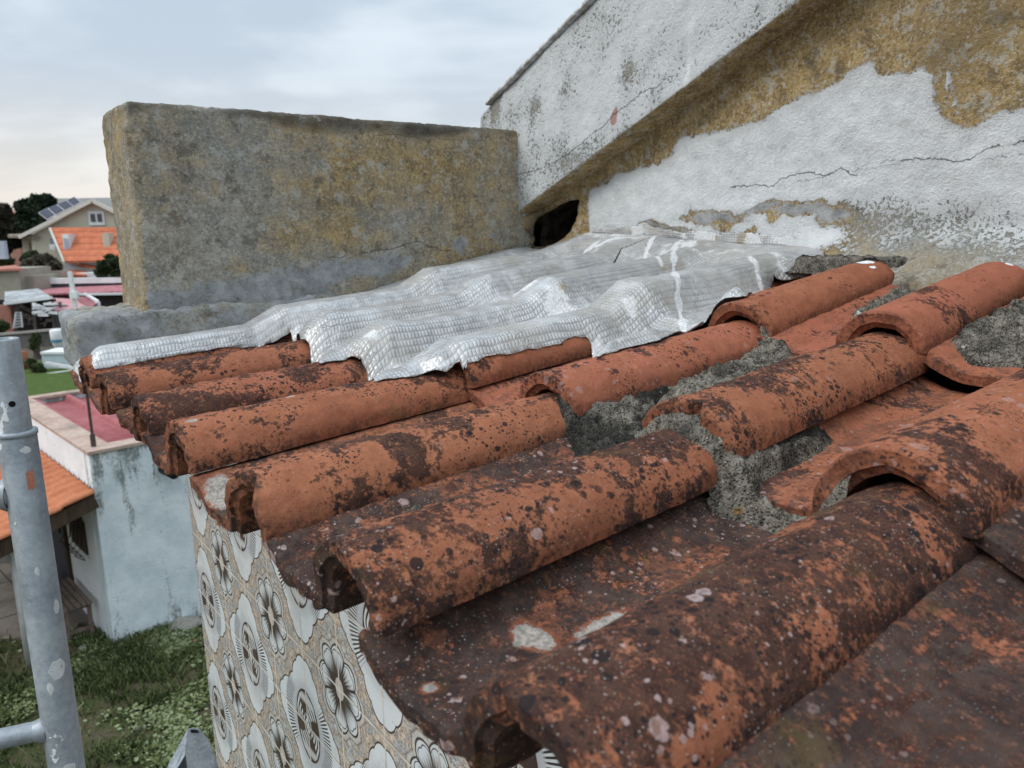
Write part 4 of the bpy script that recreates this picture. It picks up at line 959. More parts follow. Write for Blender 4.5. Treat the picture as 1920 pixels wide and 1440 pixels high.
# black spout through the wall
sp_ = empty('spout', SH(1.05, -.01, 1.93)); sp_.parent = shed; sp_.location = SH(1.05, -.01, 1.93)-shed.location
def on_front(px, py):
    d = rayw(px, py); o_ = Vector((0, 0, H)); n_ = ld; t = (SH(0, 0, 0)-o_).dot(n_)/d.dot(n_); return o_+d*t
def on_side(px, py, off=0.):
    d = rayw(px, py); o_ = Vector((0, 0, H)); n_ = rd; t = (SH(-off, 0, 0)-o_).dot(n_)/d.dot(n_); return o_+d*t
bpy.data.objects.remove(sp_)
q0 = on_front(305, 878); sb_ = MB(); dv = (-ld*1+rd*.15).normalized(); sb_.tube([q0-dv*.05, q0+dv*.26-Vector((0, 0, .03))], .055, 14, True)
plas = simple('black plastic', (.012, .013, .015), (.02, .02, .022), 30, .45, 0)
sb_.build('spout', plas, shed, True)
# a shuttered arched window with an iron grille, and the dark doorway
q = [on_side(*p, .02) for p in [(131, 950), (140, 945), (150, 952), (157, 972), (165, 1045), (148, 1020), (139, 990)]]
def inset_panel(name, pts, depth, mat, parent, off=0.):
    b = MB(); n = len(pts); a_ = [p+rd*(.03) for p in pts]; c_ = [p-rd*depth for p in pts]
    b.poly(a_+c_, [tuple(range(n)), tuple(range(2*n-1, n-1, -1))]+[(i, n+i, n+(i+1) % n, (i+1) % n) for i in range(n)]); return b.build(name, mat, parent)
wood = simple('dark shutter wood', (.045, .030, .020), (.095, .065, .042), 14, .8, stretch=(1, 1, .15))
zb0, zt0 = on_side(157, 1030)[2], on_side(140, 950)[2]
def bb(p): v = p-SH(0, 0, 0); return v.dot(ld)
b_n, b_f = bb(on_side(162, 1000)), bb(on_side(135, 985))
win = [SH(-.0, b_n, zb0), SH(0, b_f, zb0), SH(0, b_f, zt0-.12), SH(0, b_f*.75+b_n*.25, zt0-.02), SH(0, (b_f+b_n)/2, zt0), SH(0, b_f*.25+b_n*.75, zt0-.02), SH(0, b_n, zt0-.12)]
wo = inset_panel('window', win, .025, wood, shed)
gb = MB(); iron = simple('black iron', (.02, .018, .017), (.035, .03, .028), 30, .6, 0)
for t in np.linspace(0, 1, 5):
    b_ = b_n*(1-t)+b_f*t; gb.tube([SH(-.03, b_, zt0-.1), SH(-.06, b_, (zt0+zb0)/2), SH(-.07, b_, zb0+.12), SH(-.15, b_, zb0+.03), SH(-.05, b_, zb0-.06)], .007, 6)
for z_ in (zb0-.03, (zb0+zt0)/2, zt0-.15): gb.tube([SH(-.06, b_n-.03, z_), SH(-.06, b_f+.03, z_)], .006, 6)
g_o = gb.build('grille', iron, wo)
b_d0 = bb(on_side(131, 1040)); door = [SH(0, b_d0+.02, .04), SH(0, b_d0+.85, .04), SH(0, b_d0+.85, 1.78), SH(0, b_d0+.02, 1.78)]
do = inset_panel('door', door, .02, simple('dark blue-grey door', (.035, .038, .050), (.06, .062, .078), 6, .6), shed)
hd = MB(); hd.tube([SH(-.05, b_d0+.12, .95), SH(-.05, b_d0+.12, 1.10)], .012, 8); hd.build('handle', iron, do)
ch = MB(); jp = SH(-.02, b_d0-.02, 0); ch.hexa([SH(-.045, b_d0-.05, .03), SH(-.0, b_d0-.05, .03), SH(0, b_d0+.015, .03), SH(-.045, b_d0+.015, .03)], [SH(-.045, b_d0-.05, 1.8), SH(-.0, b_d0-.05, 1.8), SH(0, b_d0+.015, 1.8), SH(-.045, b_d0+.015, 1.8)])
ch.build('door_frame', wood, do)
# lean-to tiled porch roof against the shed
por = empty('porch', SH(-.8, 1.6, 0), 'lean-to porch with bright terracotta tiles against the shed, carried on a pale post', 'porch')
ptm = simple('new terracotta', (.40, .135, .065), (.52, .20, .10), 6, .8, .002, stain=((.20, .07, .04), .56, .5))
nb, na = int(3.9/.024), 66; bg_ = np.linspace(-.16, 3.7, nb); ag = np.linspace(.03, 1.75, na)
Bg, Ag = np.meshgrid(bg_, ag, indexing='ij')
ph_ = ((Bg+.16)/.205) % 1; barrel = np.where(ph_ < .58, np.sin(ph_/.58*np.pi)*.045, 0)
step_ = ((Ag/.36) % 1); Zg = 1.925-.30*Ag+barrel*(1-.12*(1-step_))+.020*step_
o3 = np.array(SH(0, 0, 0)); VV = o3+np.stack([-rd.x*Ag+ld.x*Bg, -rd.y*Ag+ld.y*Bg, Zg], -1)
me = npmesh('tile_roof', VV.reshape(-1, 3)-np.array(por.location), gridq(nb, na), True); o = link('tile_roof', me, ptm, por); so_ = o.modifiers.new('t', 'SOLIDIFY'); so_.thickness = .02; so_.offset = -1
b = MB(); zr = lambda a: 1.925-.30*a
b.hexa([SH(-.02, -.10, zr(.02)-.10), SH(-1.7, -.10, zr(1.7)-.10), SH(-1.7, 3.6, zr(1.7)-.10), SH(-.02, 3.6, zr(.02)-.10)], [SH(-.02, -.10, zr(.02)-.035), SH(-1.7, -.10, zr(1.7)-.035), SH(-1.7, 3.6, zr(1.7)-.035), SH(-.02, 3.6, zr(.02)-.035)])
b.build('boarding', wood, por)
b = MB(); b.bar(SH(.0, -.06, zr(0)-.15), SH(-1.7, -.06, zr(1.7)-.15), .08, .10); b.build('rafter', wood, por)
pg = gz(55, 1252); b = MB(); b.tube([(pg.x, pg.y, -.02), (pg.x, pg.y, 1.42)], .028, 12); b.build('post', simple('pale post paint', (.50, .50, .47), (.62, .61, .58), 9, .6), por, True)
# bench
bench = empty('wooden_bench', SH(-.42, .95, .035), 'weathered slatted wooden bench beside the shed door', 'bench')
bw = simple('bench wood', (.14, .10, .078), (.26, .20, .16), 16, .85, .003, stretch=(1, 1, 1))
for i in range(5):
    a_ = -.095-.064*i; sbx = sbox(a_-.026, a_+.026, .38, 1.32, .425, .452)
    sbx.build('seat_slat', bw, bench, bevel=.006)
for bb_ in (.46, 1.24):
    for a_ in (-.095, -.345): sbox(a_-.022, a_+.022, bb_-.022, bb_+.022, .035, .423).build('leg', bw, bench, bevel=.005)
    sbox(-.321, -.119, bb_-.015, bb_+.015, .10, .135).build('stretcher', bw, bench); sbox(-.321, -.119, bb_-.015, bb_+.015, .38, .424).build('apron', bw, bench)
# blue bag by the door
bm = bmesh.new(); bmesh.ops.create_icosphere(bm, subdivisions=4, radius=1)
for v in bm.verts:
    k_ = 1+.22*float(fbm(v.co.x*2.2, v.co.y*2.2, v.co.z*2.2, 3)); v.co = Vector((v.co.x*.15*k_, v.co.y*.13*k_, max(-.9, v.co.z)*.18*k_+.165+(.05 if v.co.z > .9 else 0)))
me = bpy.data.meshes.new('plastic_bag'); bm.to_mesh(me); bm.free(); me.shade_smooth(); pb = SH(-.22, b_d0+.42, .035); tag(link('plastic_bag', me, simple('blue plastic', (.16, .25, .34), (.42, .52, .60), 18, .4), None, pb), 'crumpled pale blue plastic bag standing in the doorway', 'bag')
# rod on the shed corner
rp = SH(.10, .16, HS+.012); b = MB(); b.tube([rp, rp+Vector((0, 0, .92))], .016, 8); b.tube([rp, rp+Vector((.0, 0, .14))], .028, 8); rod = b.build('metal_rod', simple('rusty steel', (.07, .055, .05), (.13, .10, .085), 30, .6, .001, metal=.4)); tag(rod, 'thin dark metal rod rising from the corner of the shed coping', 'rod')
# block wall left of the patio
w0, w1 = gz(-160, 1068), gz(30, 1060); b = MB(); d_ = (w1-w0).normalized(); nrm = Vector((-d_.y, d_.x, 0))
b.hexa([w0, w1, w1+nrm*.15, w0+nrm*.15], [w0+Vector((0, 0, .62)), w1+Vector((0, 0, .62)), w1+nrm*.15+Vector((0, 0, .62)), w0+nrm*.15+Vector((0, 0, .62))]); tag(b.build('block_wall', simple('concrete blocks', (.12, .115, .11), (.22, .21, .20), 6, stain=((.07, .06, .05), .5, .5)), bevel=.01), 'low grey concrete block wall at the back of the patio', 'wall')

# ---- galvanised scaffold
GM = Mat('galvanised steel', .42, .5)
n = GM.noise(14, 5, .65); n2 = GM.noise(90, 4, .7); sc_ = GM.vor(9, GM.map(scale=(1, 1, .5), loc=(2, 1, 7)))[0]; spk = GM.noise(11, 4, .6, GM.map(scale=(1.4, 1.4, .8), loc=(5, 3, 1)))
col = GM.mix(GM.rng(n*.6+n2*.4, .38, .62), (.22, .25, .28), (.38, .415, .44))
col = GM.mix(GM.rng(GM.noise(300, 2, .6), .62, .70)*.5, col, (.45, .47, .48))
col = GM.mix(GM.rng(GM.noise(5, 4, .6, GM.map(scale=(3, 3, .6), loc=(1, 1, 2))), .58, .70)*.45, col, (.20, .155, .13))
spl = GM.rng(spk+(n2-.5)*.10, .615, .63); col = GM.mix(spl*.85, col, (.66, .68, .68))
galv = GM.out(col, GM.bump(n2*.5+spl*.6, .0015), GM.rng(n, .3, .7, .38, .60), GM.rng(spl, 0, 1, .35, 0.))
pc = aty(62, 1018, 1.04); px0, py0 = pc.x, pc.y
zat = lambda py: (lambda d: H+d.z/d.y*py0)(rayw(62, py))
sc = empty('scaffold_pole', (px0, py0, 0), 'upright galvanised scaffold standard with paint splashes at the left edge', 'scaffold')
zT, zC = zat(634), zat(808)
def hollow(z0, z1, r, ri, name):
    b = MB(); n = 40; o_ = []
    for z_, rr in ((z0, r), (z1-.002, r), (z1, r-.001), (z1, ri), (z0, ri)): o_.append([(px0+math.cos(a)*rr, py0+math.sin(a)*rr, z_) for a in [2*math.pi*k/n for k in range(n)]])
    b.poly(sum(o_, []), [(j*n+i, j*n+(i+1) % n, (j+1)*n+(i+1) % n, (j+1)*n+i) for j in range(4) for i in range(n)]); return b.build(name, galv, sc, True)
hollow(0., zC, .0245, .0205, 'outer_tube'); hollow(zC-.12, zT, .0200, .0165, 'spigot')
b = MB(); n = 40; ring = lambda z_, rr: [(px0+math.cos(a)*rr, py0+math.sin(a)*rr, z_) for a in [2*math.pi*k/n for k in range(n)]]
b.poly(ring(zC-.006, .0246)+ring(zC-.005, .0262)+ring(zC+.001, .0262)+ring(zC+.002, .0202), [(j*n+i, j*n+(i+1) % n, (j+1)*n+(i+1) % n, (j+1)*n+i) for j in range(3) for i in range(n)]); b.build('collar', galv, sc, True)
pv0 = Vector((px0, py0, 0)); tocam = Vector((-px0, -py0, 0)).normalized(); sidev = Vector((tocam.y, -tocam.x, 0))
hz_ = zat(752); b = MB(); hp = Vector((px0, py0, hz_))+tocam*.0185-sidev*.004*0; b.tube([hp, hp+tocam*.0022], .0042, 14); b.build('pin_hole', simple('hole shade', (.008, .008, .009), (.012, .012, .012), 10, 1., 0), sc)
def ledger(py, dirv, L, r, drop=0.):
    z_ = zat(py); a_ = Vector((px0, py0, z_)); b = MB(); e_ = a_+dirv*L+Vector((0, 0, drop))
    b.tube([a_+dirv*.015, a_+dirv*.03, e_], [r*.96, r, r], 28); 
    k = b.build('ledger', galv, sc, True)
    w_ = MB(); w_.tube([a_+dirv*.018, a_+dirv*.024, a_+dirv*.030, a_+dirv*.035], [r*1.22, r*1.25, r*1.12, r*1.0], 22, False); w_.build('weld', galv, k, True)
dl = Vector((-.93, -.36, 0)).normalized()
ledger(925, Vector((-.98, -.10, 0)).normalized(), .9, .0195); ledger(1362, dl, .9, .0150)
def splash(pyc, ang0, hw, hh, mt, seed):
    zc_ = zat(pyc); nn_ = 18; pts_ = [(0., 0.)]+[((1+.35*float(vnoise(math.cos(t)*1.7+seed, math.sin(t)*1.7, seed)))*math.cos(t), (1+.35*float(vnoise(math.cos(t)*1.7, math.sin(t)*1.7+seed, 2.)))*math.sin(t)) for t in [2*math.pi*i/nn_ for i in range(nn_)]]
    b_ = MB(); base_ = math.atan2(tocam.y, tocam.x)+ang0
    b_.poly([(px0+math.cos(base_+u*hw/.0245)*(.0248 if i else .0256), py0+math.sin(base_+u*hw/.0245)*(.0248 if i else .0256), zc_+v*hh) for i, (u, v) in enumerate(pts_)], [(0, 1+i, 1+(i+1) % nn_) for i in range(nn_)])
    b_.build('paint_mark', mt, sc, True)
wpa = simple('dried white paint', (.55, .57, .58), (.70, .72, .72), 80, .7, .001)
splash(1245, .25, .012, .016, wpa, 1.); splash(1275, -.25, .004, .010, wpa, 2.); splash(1135, .75, .005, .012, wpa, 5.); splash(1060, .0, .003, .007, wpa, 3.); splash(1430, .0, .012, .01, wpa, 4.); splash(838, .3, .006, .005, wpa, 6.)
b = MB(); zz1 = zat(895); a0 = Vector((px0, py0, zz1)); 
wp2 = [];
for k_ in range(7):
    for j_ in range(6):
        an = math.atan2(tocam.y, tocam.x)+.55-.40*k_/6; wp2.append((px0+math.cos(an)*.0249, py0+math.sin(an)*.0249, zz1-.012+.026*j_/5+.002*math.sin(k_*2)))
b.poly(wp2, [(k_*6+j_, (k_+1)*6+j_, (k_+1)*6+j_+1, k_*6+j_+1) for k_ in range(6) for j_ in range(5)]); b.build('paint_mark', simple('orange paint', (.42, .15, .09), (.52, .22, .15), 60, .7, 0), sc, True)
# folded galvanised bracket poking up at the foot of the picture
D = 1.22; bp = lambda x, y, d: rayw(x, y)*d+Vector((0, 0, H))
br = empty('steel_bracket', bp(365, 1500, 1.25), 'pointed folded galvanised steel bracket at the bottom edge in front of the tiled facade', 'bracket')
def plate(pts, nv, t): 
    b = MB(); n = len(pts); q_ = [p+nv*t for p in pts]; return b.poly(list(pts)+q_, [tuple(range(n)), tuple(range(2*n-1, n-1, -1))]+[(i, n+i, n+(i+1) % n, (i+1) % n) for i in range(n)])
A_ = [bp(352, 1367, 1.22), bp(372, 1367, 1.23), bp(392, 1392, 1.24), bp(430, 1500, 1.27), bp(470, 1640, 1.30), bp(372, 1640, 1.25), bp(348, 1415, 1.22)]
B_ = [bp(352, 1367, 1.22), bp(348, 1415, 1.22), bp(322, 1460, 1.215), bp(262, 1640, 1.215), bp(236, 1640, 1.24), bp(316, 1432, 1.235)]
C2_ = [bp(346, 1416, 1.25), bp(372, 1640, 1.30), bp(270, 1640, 1.30), bp(322, 1462, 1.26)]
fwd = _f*.004
galv2 = simple('bright galvanised plate', (.34, .38, .42), (.56, .60, .63), 40, .5, .002, .4, stain=((.20, .23, .27), .5, .6))
plate(A_, fwd, 1).build('face_plate', galv2, br, bevel=.0012); plate(B_, fwd, 1).build('side_flange', galv2, br, bevel=.0012)
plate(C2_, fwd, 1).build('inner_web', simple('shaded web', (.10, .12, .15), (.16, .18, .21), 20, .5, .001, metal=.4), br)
hb_ = MB(); c_ = [bp(357, 1369, 1.2195), bp(369, 1369, 1.2270), bp(373, 1374, 1.2285), bp(359, 1374.5, 1.2195)]; plate(c_, _f*.0012, 1).build('slot', simple('slot shade', (.02, .022, .03), (.03, .03, .035), 10, 1., 0), br)

# ---- beyond the garden
def block(name, px0_, px1_, pyt, Y, dep, mat, parent=None, z0=0., pyb=None, dx=0.):
    """an upright box whose front face spans the two pixel columns at distance Y"""
    a, b_ = aty(px0_, pyt, Y), aty(px1_, pyt, Y); zt_ = (a.z+b_.z)/2; zz0 = z0 if pyb is None else aty((px0_+px1_)/2, pyb, Y).z
    m_ = MB(); m_.hexa([(a.x, Y, zz0), (b_.x, Y, zz0), (b_.x+dx, Y+dep, zz0), (a.x+dx, Y+dep, zz0)], [(a.x, Y, zt_), (b_.x, Y, zt_), (b_.x+dx, Y+dep, zt_), (a.x+dx, Y+dep, zt_)])
    return m_.build(name, mat, parent)
def slab_q(name, pts, t, mat, parent=None):
    """plate through four 3-d points with thickness t downwards"""
    m_ = MB(); pts = [Vector(p) for p in pts]; m_.hexa([p-Vector((0, 0, t)) for p in pts], pts); return m_.build(name, mat, parent)
grey_w = simple('grey render', (.13, .12, .11), (.20, .185, .17), .8, stain=((.08, .07, .06), .5, .5))
beige = simple('beige render', (.27, .245, .195), (.36, .33, .27), .5)
cream = simple('cream render', (.48, .435, .345), (.56, .51, .41), .3)
white = simple('white paint', (.62, .63, .63), (.74, .75, .75), 1.)
pblue = simple('pale blue paint', (.42, .50, .53), (.54, .62, .64), 1.)
dark = simple('dark opening', (.018, .014, .014), (.035, .028, .027), 1.5)
orange_r = tex_rows('orange tile roof', (.46, .14, .075), (.56, .19, .10), 2, .36)
pinkr = tex_rows('pink ribbed roof', (.36, .13, .15), (.47, .21, .23), 0, .30, .5)
red_old = simple('faded red roof', (.36, .15, .115), (.47, .22, .17), 1.2)
glass = simple('window glass', (.03, .035, .045), (.05, .055, .07), 2., .15, 0, .6)
# grey garden wall with a pale rail on top
gw = empty('garden_wall', aty(70, 640, 31), 'long dark grey garden wall with a pale rail at the end of the lawn', 'wall')
a, b_ = aty(-260, 652, 30), aty(260, 606, 33); m_ = MB(); m_.hexa([(a.x, 30, 0), (b_.x, 33, 0), (b_.x, 33.2, 0), (a.x, 30.2, 0)], [a, b_, b_+Vector((0, .2, 0)), a+Vector((0, .2, 0))]); m_.build('wall', grey_w, gw)
m_ = MB(); m_.bar(a+Vector((0, -.05, .05)), b_+Vector((0, -.05, .05)), .12, .09); m_.build('rail', simple('weathered rail', (.34, .31, .28), (.44, .40, .36), 2), gw)
# things on the lawn
tub = empty('planter_tub', aty(103, 693, 26.5), 'pale blue rectangular tub with a white rim at the edge of the lawn', 'tub')
block('tub_body', 77, 131, 662, 26.5, .9, pblue, tub); block('tub_rim', 75, 133, 660, 26.45, 1.0, white, tub, pyb=664)
m_ = MB(); m_.bar(aty(86, 679, 26.2), aty(142, 689, 25.8), .05); m_.bar(aty(84, 682, 26.2), aty(142, 692, 25.8), .05); m_.bar(aty(80, 702, 25.6), aty(140, 693, 25.6), .04); tag(m_.build('poles', white), 'bundle of thin white poles lying against the pale tub', 'poles')
bin_ = MB(); c_ = gz(44, 692, 0); bin_.tube([(c_.x, c_.y, 0), (c_.x, c_.y, .62)], [.17, .21], 14); tag(bin_.build('clay_pot', simple('rust pot', (.25, .09, .045), (.33, .13, .07), 8), None, True), 'tall rust orange pot standing in front of the garden wall', 'pot')
c_ = gz(113, 664, .0); bo = empty('water_drum', c_, 'white plastic drum with a blue band on the pale tub\'s far side', 'drum')
m_ = MB(); m_.tube([(c_.x, c_.y, .10), (c_.x, c_.y, .35), (c_.x, c_.y, .6), (c_.x, c_.y, .92), (c_.x, c_.y, .98)], [.10, .20, .26, .27, .22], 16); m_.build('drum', white, bo, True)
m_ = MB(); m_.tube([(c_.x, c_.y, .50), (c_.x, c_.y, .60)], [.262, .272], 16, False); m_.build('band', simple('blue band', (.08, .28, .38), (.12, .34, .44), 3), bo, True)
# pale concrete outhouse, upper left
oh = empty('outhouse', aty(25, 545, 42), 'plain grey concrete outhouse with a pink hipped roof cap', 'outhouse')
block('wall', -60, 34, 505, 42, 3, beige, oh, 0.); block('annexe', 34.5, 62, 518, 42.5, 2.5, beige, oh, 0.)
m_ = MB(); pts = [aty(-40, 506, 41.8), aty(43, 503, 41.8), aty(28, 497, 43.5), aty(-10, 500, 43.5)]; slab_q('roof', pts, .12, red_old, oh)
# junk shed
jk = empty('junk_shed', aty(60, 620, 34), 'ramshackle open junk shed roofed with mixed scrap sheets', 'shed')
block('back', -40, 100, 562, 36, .2, dark, jk); block('side_post', -30, 18, 573, 33.8, .25, simple('brick red panel', (.28, .12, .09), (.36, .17, .13), 1.), jk)
scrap = simple('scrap sheets', (.16, .165, .17), (.50, .52, .53), 1.6, .6)
slab_q('roof', [aty(8, 569, 33.4), aty(97, 557, 33.4), aty(72, 541, 36.5), aty(9, 547, 36.5)], .10, scrap, jk)
m_ = MB(); m_.bar(aty(8, 569, 33.3), aty(97, 558, 33.3), .12); m_.build('fascia', white, jk)
for i, x_ in enumerate((22, 60, 96, 112)): m_ = MB(); g_ = gz(x_, 618); t_ = aty(x_, 566, 34.); m_.bar((t_.x, 34., 0), t_, .10); m_.build('post', grey_w, jk)
block('side_screen', 97, 125, 572, 34.4, .1, simple('corrugated grey', (.15, .15, .16), (.27, .27, .28), 1.2, stretch=(6, 1, 1)), jk)
jm = [scrap, red_old, beige, white, wood, grey_w]
m_ = MB()
for i in range(46):
    x_ = rng.uniform(2, 96); y_ = rng.uniform(576, 616); a = aty(x_, min(y_, 612), rng.uniform(34.5, 35.6)); a.z = max(a.z, .3); dd_ = Vector((rng.normal()*.3, rng.normal()*.1, rng.normal()*.25)); m_.bar(a, a+dd_, rng.uniform(.03, .16), rng.uniform(.02, .12))
tag(m_.build('scrap_heap', simple('mixed scrap', (.07, .06, .06), (.36, .30, .27), 2.5, .7)), 'tangled heap of scrap stored inside the open junk shed', 'scrap', kind='stuff')
hg = MB()
for i in range(22):
    a = aty(rng.uniform(60, 92), rng.uniform(570, 590), 33.2); hg.bar(a, a+Vector((rng.uniform(.1, .45), 0, rng.normal()*.04)), rng.uniform(.05, .2), rng.uniform(.03, .12))
tag(hg.build('hanging_sheeting', white), 'torn white plastic sheeting hanging from the junk shed roof', 'sheeting')
la = MB(); L0, L1_, L2_, L3_ = aty(26, 616, 33.2), aty(31, 585, 33.4), aty(42, 614, 33.2), aty(39, 585, 33.4); la.bar(L0, L1_, .07); la.bar(L2_, L3_, .07)
for t in np.linspace(.08, .95, 6): la.bar(L0.lerp(L1_, t), L2_.lerp(L3_, t), .05)
tag(la.build('stepladder', simple('aluminium', (.35, .35, .36), (.48, .48, .49), 3, .5)), 'pale aluminium ladder leaning at the front of the junk shed', 'ladder')
# pink roofed garages
ga = empty('pink_garage', aty(150, 580, 38), 'long garage with a white fascia and pink ribbed roof over dark doors', 'garage')
block('fascia', 62, 300, 521, 44, .4, white, ga, pyb=531); block('band', 64, 300, 531, 44.1, .4, simple('dark band', (.06, .065, .08), (.09, .095, .11), 1), ga, pyb=541)
slab_q('roof', [aty(74, 551, 39.5), aty(300, 543, 39.5), aty(300, 531, 44), aty(66, 541, 44)], .08, pinkr, ga)
block('gutter', 140, 300, 549, 39.4, .15, white, ga, pyb=553); block('door', 168, 300, 553, 40, .2, simple('slatted dark doors', (.045, .035, .035), (.075, .06, .058), 2, stretch=(8, 1, 1)), ga); block('wall', 70, 168, 551, 40.3, 4, simple('maroon wall', (.13, .055, .06), (.18, .08, .085), 1), ga)
lc = empty('pink_canopy', aty(130, 580, 36), 'lower pink canopy roof on white posts in front of the garage', 'canopy')
slab_q('roof', [aty(102, 581, 33.2), aty(168, 578, 33.2), aty(168, 562, 37.5), aty(88, 558, 37.5)], .08, simple('pink sheet', (.46, .23, .24), (.54, .29, .30), .6), lc)
slab_q('side_roof', [aty(168.5, 578, 33.2), aty(184, 566, 34.5), aty(168, 556, 38), aty(140, 556, 38)], .07, simple('maroon sheet', (.24, .09, .10), (.30, .12, .13), .6), lc)
m_ = MB(); t_ = aty(183, 566, 34.4); m_.bar((t_.x, 34.4, 0), t_, .16); m_.build('post', white, lc); m_ = MB(); m_.bar(aty(160, 551, 38), aty(184, 565.5, 34.4), .10); m_.build('edge_trim', white, lc)
yw = block('yard_wall', 125, 300, 580, 30, .25, pblue); tag(yw, 'pale blue painted yard wall in front of the pink canopy', 'wall')
m_ = MB(); u0, u1 = aty(146, 600, 29.5), aty(131, 509, 29.5); um = empty('utility_post', (u0.x, 29.5, 0), 'slim white utility post with a meter box near the pink roofs', 'post')
m_.bar((u0.x, 29.5, 0), u1, .13); m_.build('post', white, um); block('meter_box', 129, 143, 547, 29.3, .15, white, um, pyb=560); block('crossarm', 143, 172, 550.5, 29.4, .07, white, um, pyb=553)
# low wall and roofs in front of the houses
tag(block('boundary_wall', 58, 128, 508, 46, .3, simple('stained boundary wall', (.28, .20, .17), (.45, .38, .33), .8, stain=((.22, .09, .06), .48, .7))), 'stained pinkish boundary wall between the outhouse and the garages', 'wall')
lw = empty('low_house', aty(150, 510, 46.5), 'low white house end with a small tiled roof behind the utility post', 'house')
block('wall', 122, 196, 512, 46.6, 3, white, lw); slab_q('roof', [aty(118, 512, 46.2), aty(160, 516, 46.2), aty(172, 500, 50), aty(140, 499, 50)], .15, orange_r, lw); slab_q('verge', [aty(132, 519, 46.1), aty(136, 522, 46.1), aty(172, 503, 49), aty(168, 501, 49)], .12, white, lw)
hr = empty('hip_roofed_house', aty(185, 500, 47.6), 'house with a broad orange hipped tile roof beside the parapet', 'house')
block('wall', 160, 260, 503, 48.4, 3.5, beige, hr)
slab_q('roof', [aty(144, 495, 47.8), aty(262, 516, 47.2), aty(270, 452, 52.5), aty(212, 466, 52)], .14, orange_r, hr); m_ = MB(); m_.bar(aty(144, 494.5, 47.7), aty(212, 465, 51.9), .22, .14); m_.build('ridge', simple('ridge tiles', (.42, .34, .27), (.50, .42, .34), 2), hr)
# the big cream house with the solar panels
mh = empty('cream_house', aty(120, 510, 50), 'cream gabled house with solar panels and a steep orange tiled front roof', 'house')
Y = 50.; bv = Vector((-1.44, 1.92, 0))
g0, g1, g2 = aty(50, 441, Y), aty(178, 373, Y), aty(262, 414, Y)
m_ = MB(); fl, fr_ = (g0.x+.3, Y, 0), (g2.x, Y, 0)
pts = [Vector(fl), Vector(fr_), g2-Vector((0, 0, .1)), g1-Vector((0, 0, .1)), Vector((g0.x+.3, Y, g0.z))]
m_.poly(pts+[p+bv*2 for p in pts], [(0, 1, 2, 3, 4), (9, 8, 7, 6, 5), (0, 5, 6, 1), (1, 6, 7, 2), (4, 9, 5, 0)]); m_.build('wall', cream, mh)
fv = Vector((0, -.35, 0)); l0 = aty(42, 441, Y)
rf = slab_q('roof', [l0+fv, g1+fv, g1+bv, l0+bv], .10, red_old, mh); slab_q('roof', [g1+fv, g2+fv, g2+bv, g1+bv], .10, red_old, mh)
m_ = MB(); m_.bar(l0+fv*1.1-Vector((0, 0, .12)), g1+fv*1.1-Vector((0, 0, .12)), .10, .22); m_.bar(g1+fv*1.1-Vector((0, 0, .12)), g2+fv*1.1-Vector((0, 0, .12)), .10, .22); m_.build('bargeboard', simple('bargeboard', (.58, .54, .48), (.66, .62, .56), 1), mh)
slab_q('porch_eave', [aty(14, 441, 50.2), aty(72, 443, 49.7), aty(72, 440, 51), aty(18, 438, 51.6)], .16, simple('eave soffit', (.20, .16, .13), (.3, .25, .2), 1), mh)
block('recess', 40, 69, 446, 50.6, 1., simple('shaded cream', (.36, .31, .24), (.42, .37, .29), .5), mh)
for x_ in (56, 67): block('window', x_-3, x_+3, 455, 50.5, .08, simple('ochre shutter', (.16, .13, .09), (.2, .16, .11), 1), mh, pyb=478)
wf = block('window', 164, 194, 396, 49.93, .06, white, mh, pyb=422)
for x_ in (169, 181.5): block('pane', x_, x_+8, 401, 49.88, .04, glass, wf, pyb=415.5)
# solar panels stand a little proud of the left slope
sdr = (g1-l0).normalized(); upn = Vector((0, 0, 1)); pm_ = simple('solar cells', (.022, .026, .048), (.035, .04, .07), 3, .5, 0, .2); pfm = simple('panel frame', (.40, .41, .44), (.5, .51, .54), 2, .4, 0, metal=.3)
lowpx = [(88.5, 411), (104.5, 402.5), (121.5, 394), (138.5, 386), (152, 378.5)]; uppx = [(72, 398), (90, 390), (107.5, 383), (125.5, 375.5), (140, 368.5)]
for i in range(4):
    q_ = [aty(*lowpx[i], 49.9), aty(lowpx[i+1][0]-.6, lowpx[i+1][1], 49.9), aty(uppx[i+1][0]-.6, uppx[i+1][1], 51.2), aty(*uppx[i], 51.2)]
    fo_ = slab_q('solar_panel', q_, .08, pfm, mh); ce = sum(q_, Vector((0, 0, 0)))/4
    slab_q('cells', [ce.lerp(p, .88)+Vector((0, -.03, .02)) for p in q_], .05, pm_, fo_)
# steep tiled front with a narrow window and chimney
slab_q('front_roof', [aty(121, 489.5, 47.4), aty(262, 486, 47.4), aty(262, 426, 49.6), aty(95, 426.5, 49.6)], .12, orange_r, mh)
slab_q('verge', [aty(118, 490, 47.3), aty(121.5, 490, 47.3), aty(95.5, 426.5, 49.5), aty(91, 426.5, 49.5)], .16, simple('verge render', (.5, .47, .42), (.6, .57, .52), 1), mh)
block('lower_wall', 121, 262, 492, 47.9, 2, pblue, mh)
dw = block('dormer', 116, 127.5, 439, 48.2, .8, white, mh, pyb=474); block('pane', 118.5, 126, 447, 48.14, .05, simple('bluish blind', (.33, .37, .46), (.40, .44, .52), 1), dw, pyb=470)
block('chimney', 191, 203, 437, 48.3, .6, cream, mh, pyb=475)
block('balcony', 92, 103, 458, 49.3, .6, white, mh, pyb=468); block('window', 93, 101, 447, 49.8, .1, simple('bluish door', (.18, .2, .24), (.22, .25, .3), 1), mh, pyb=458)
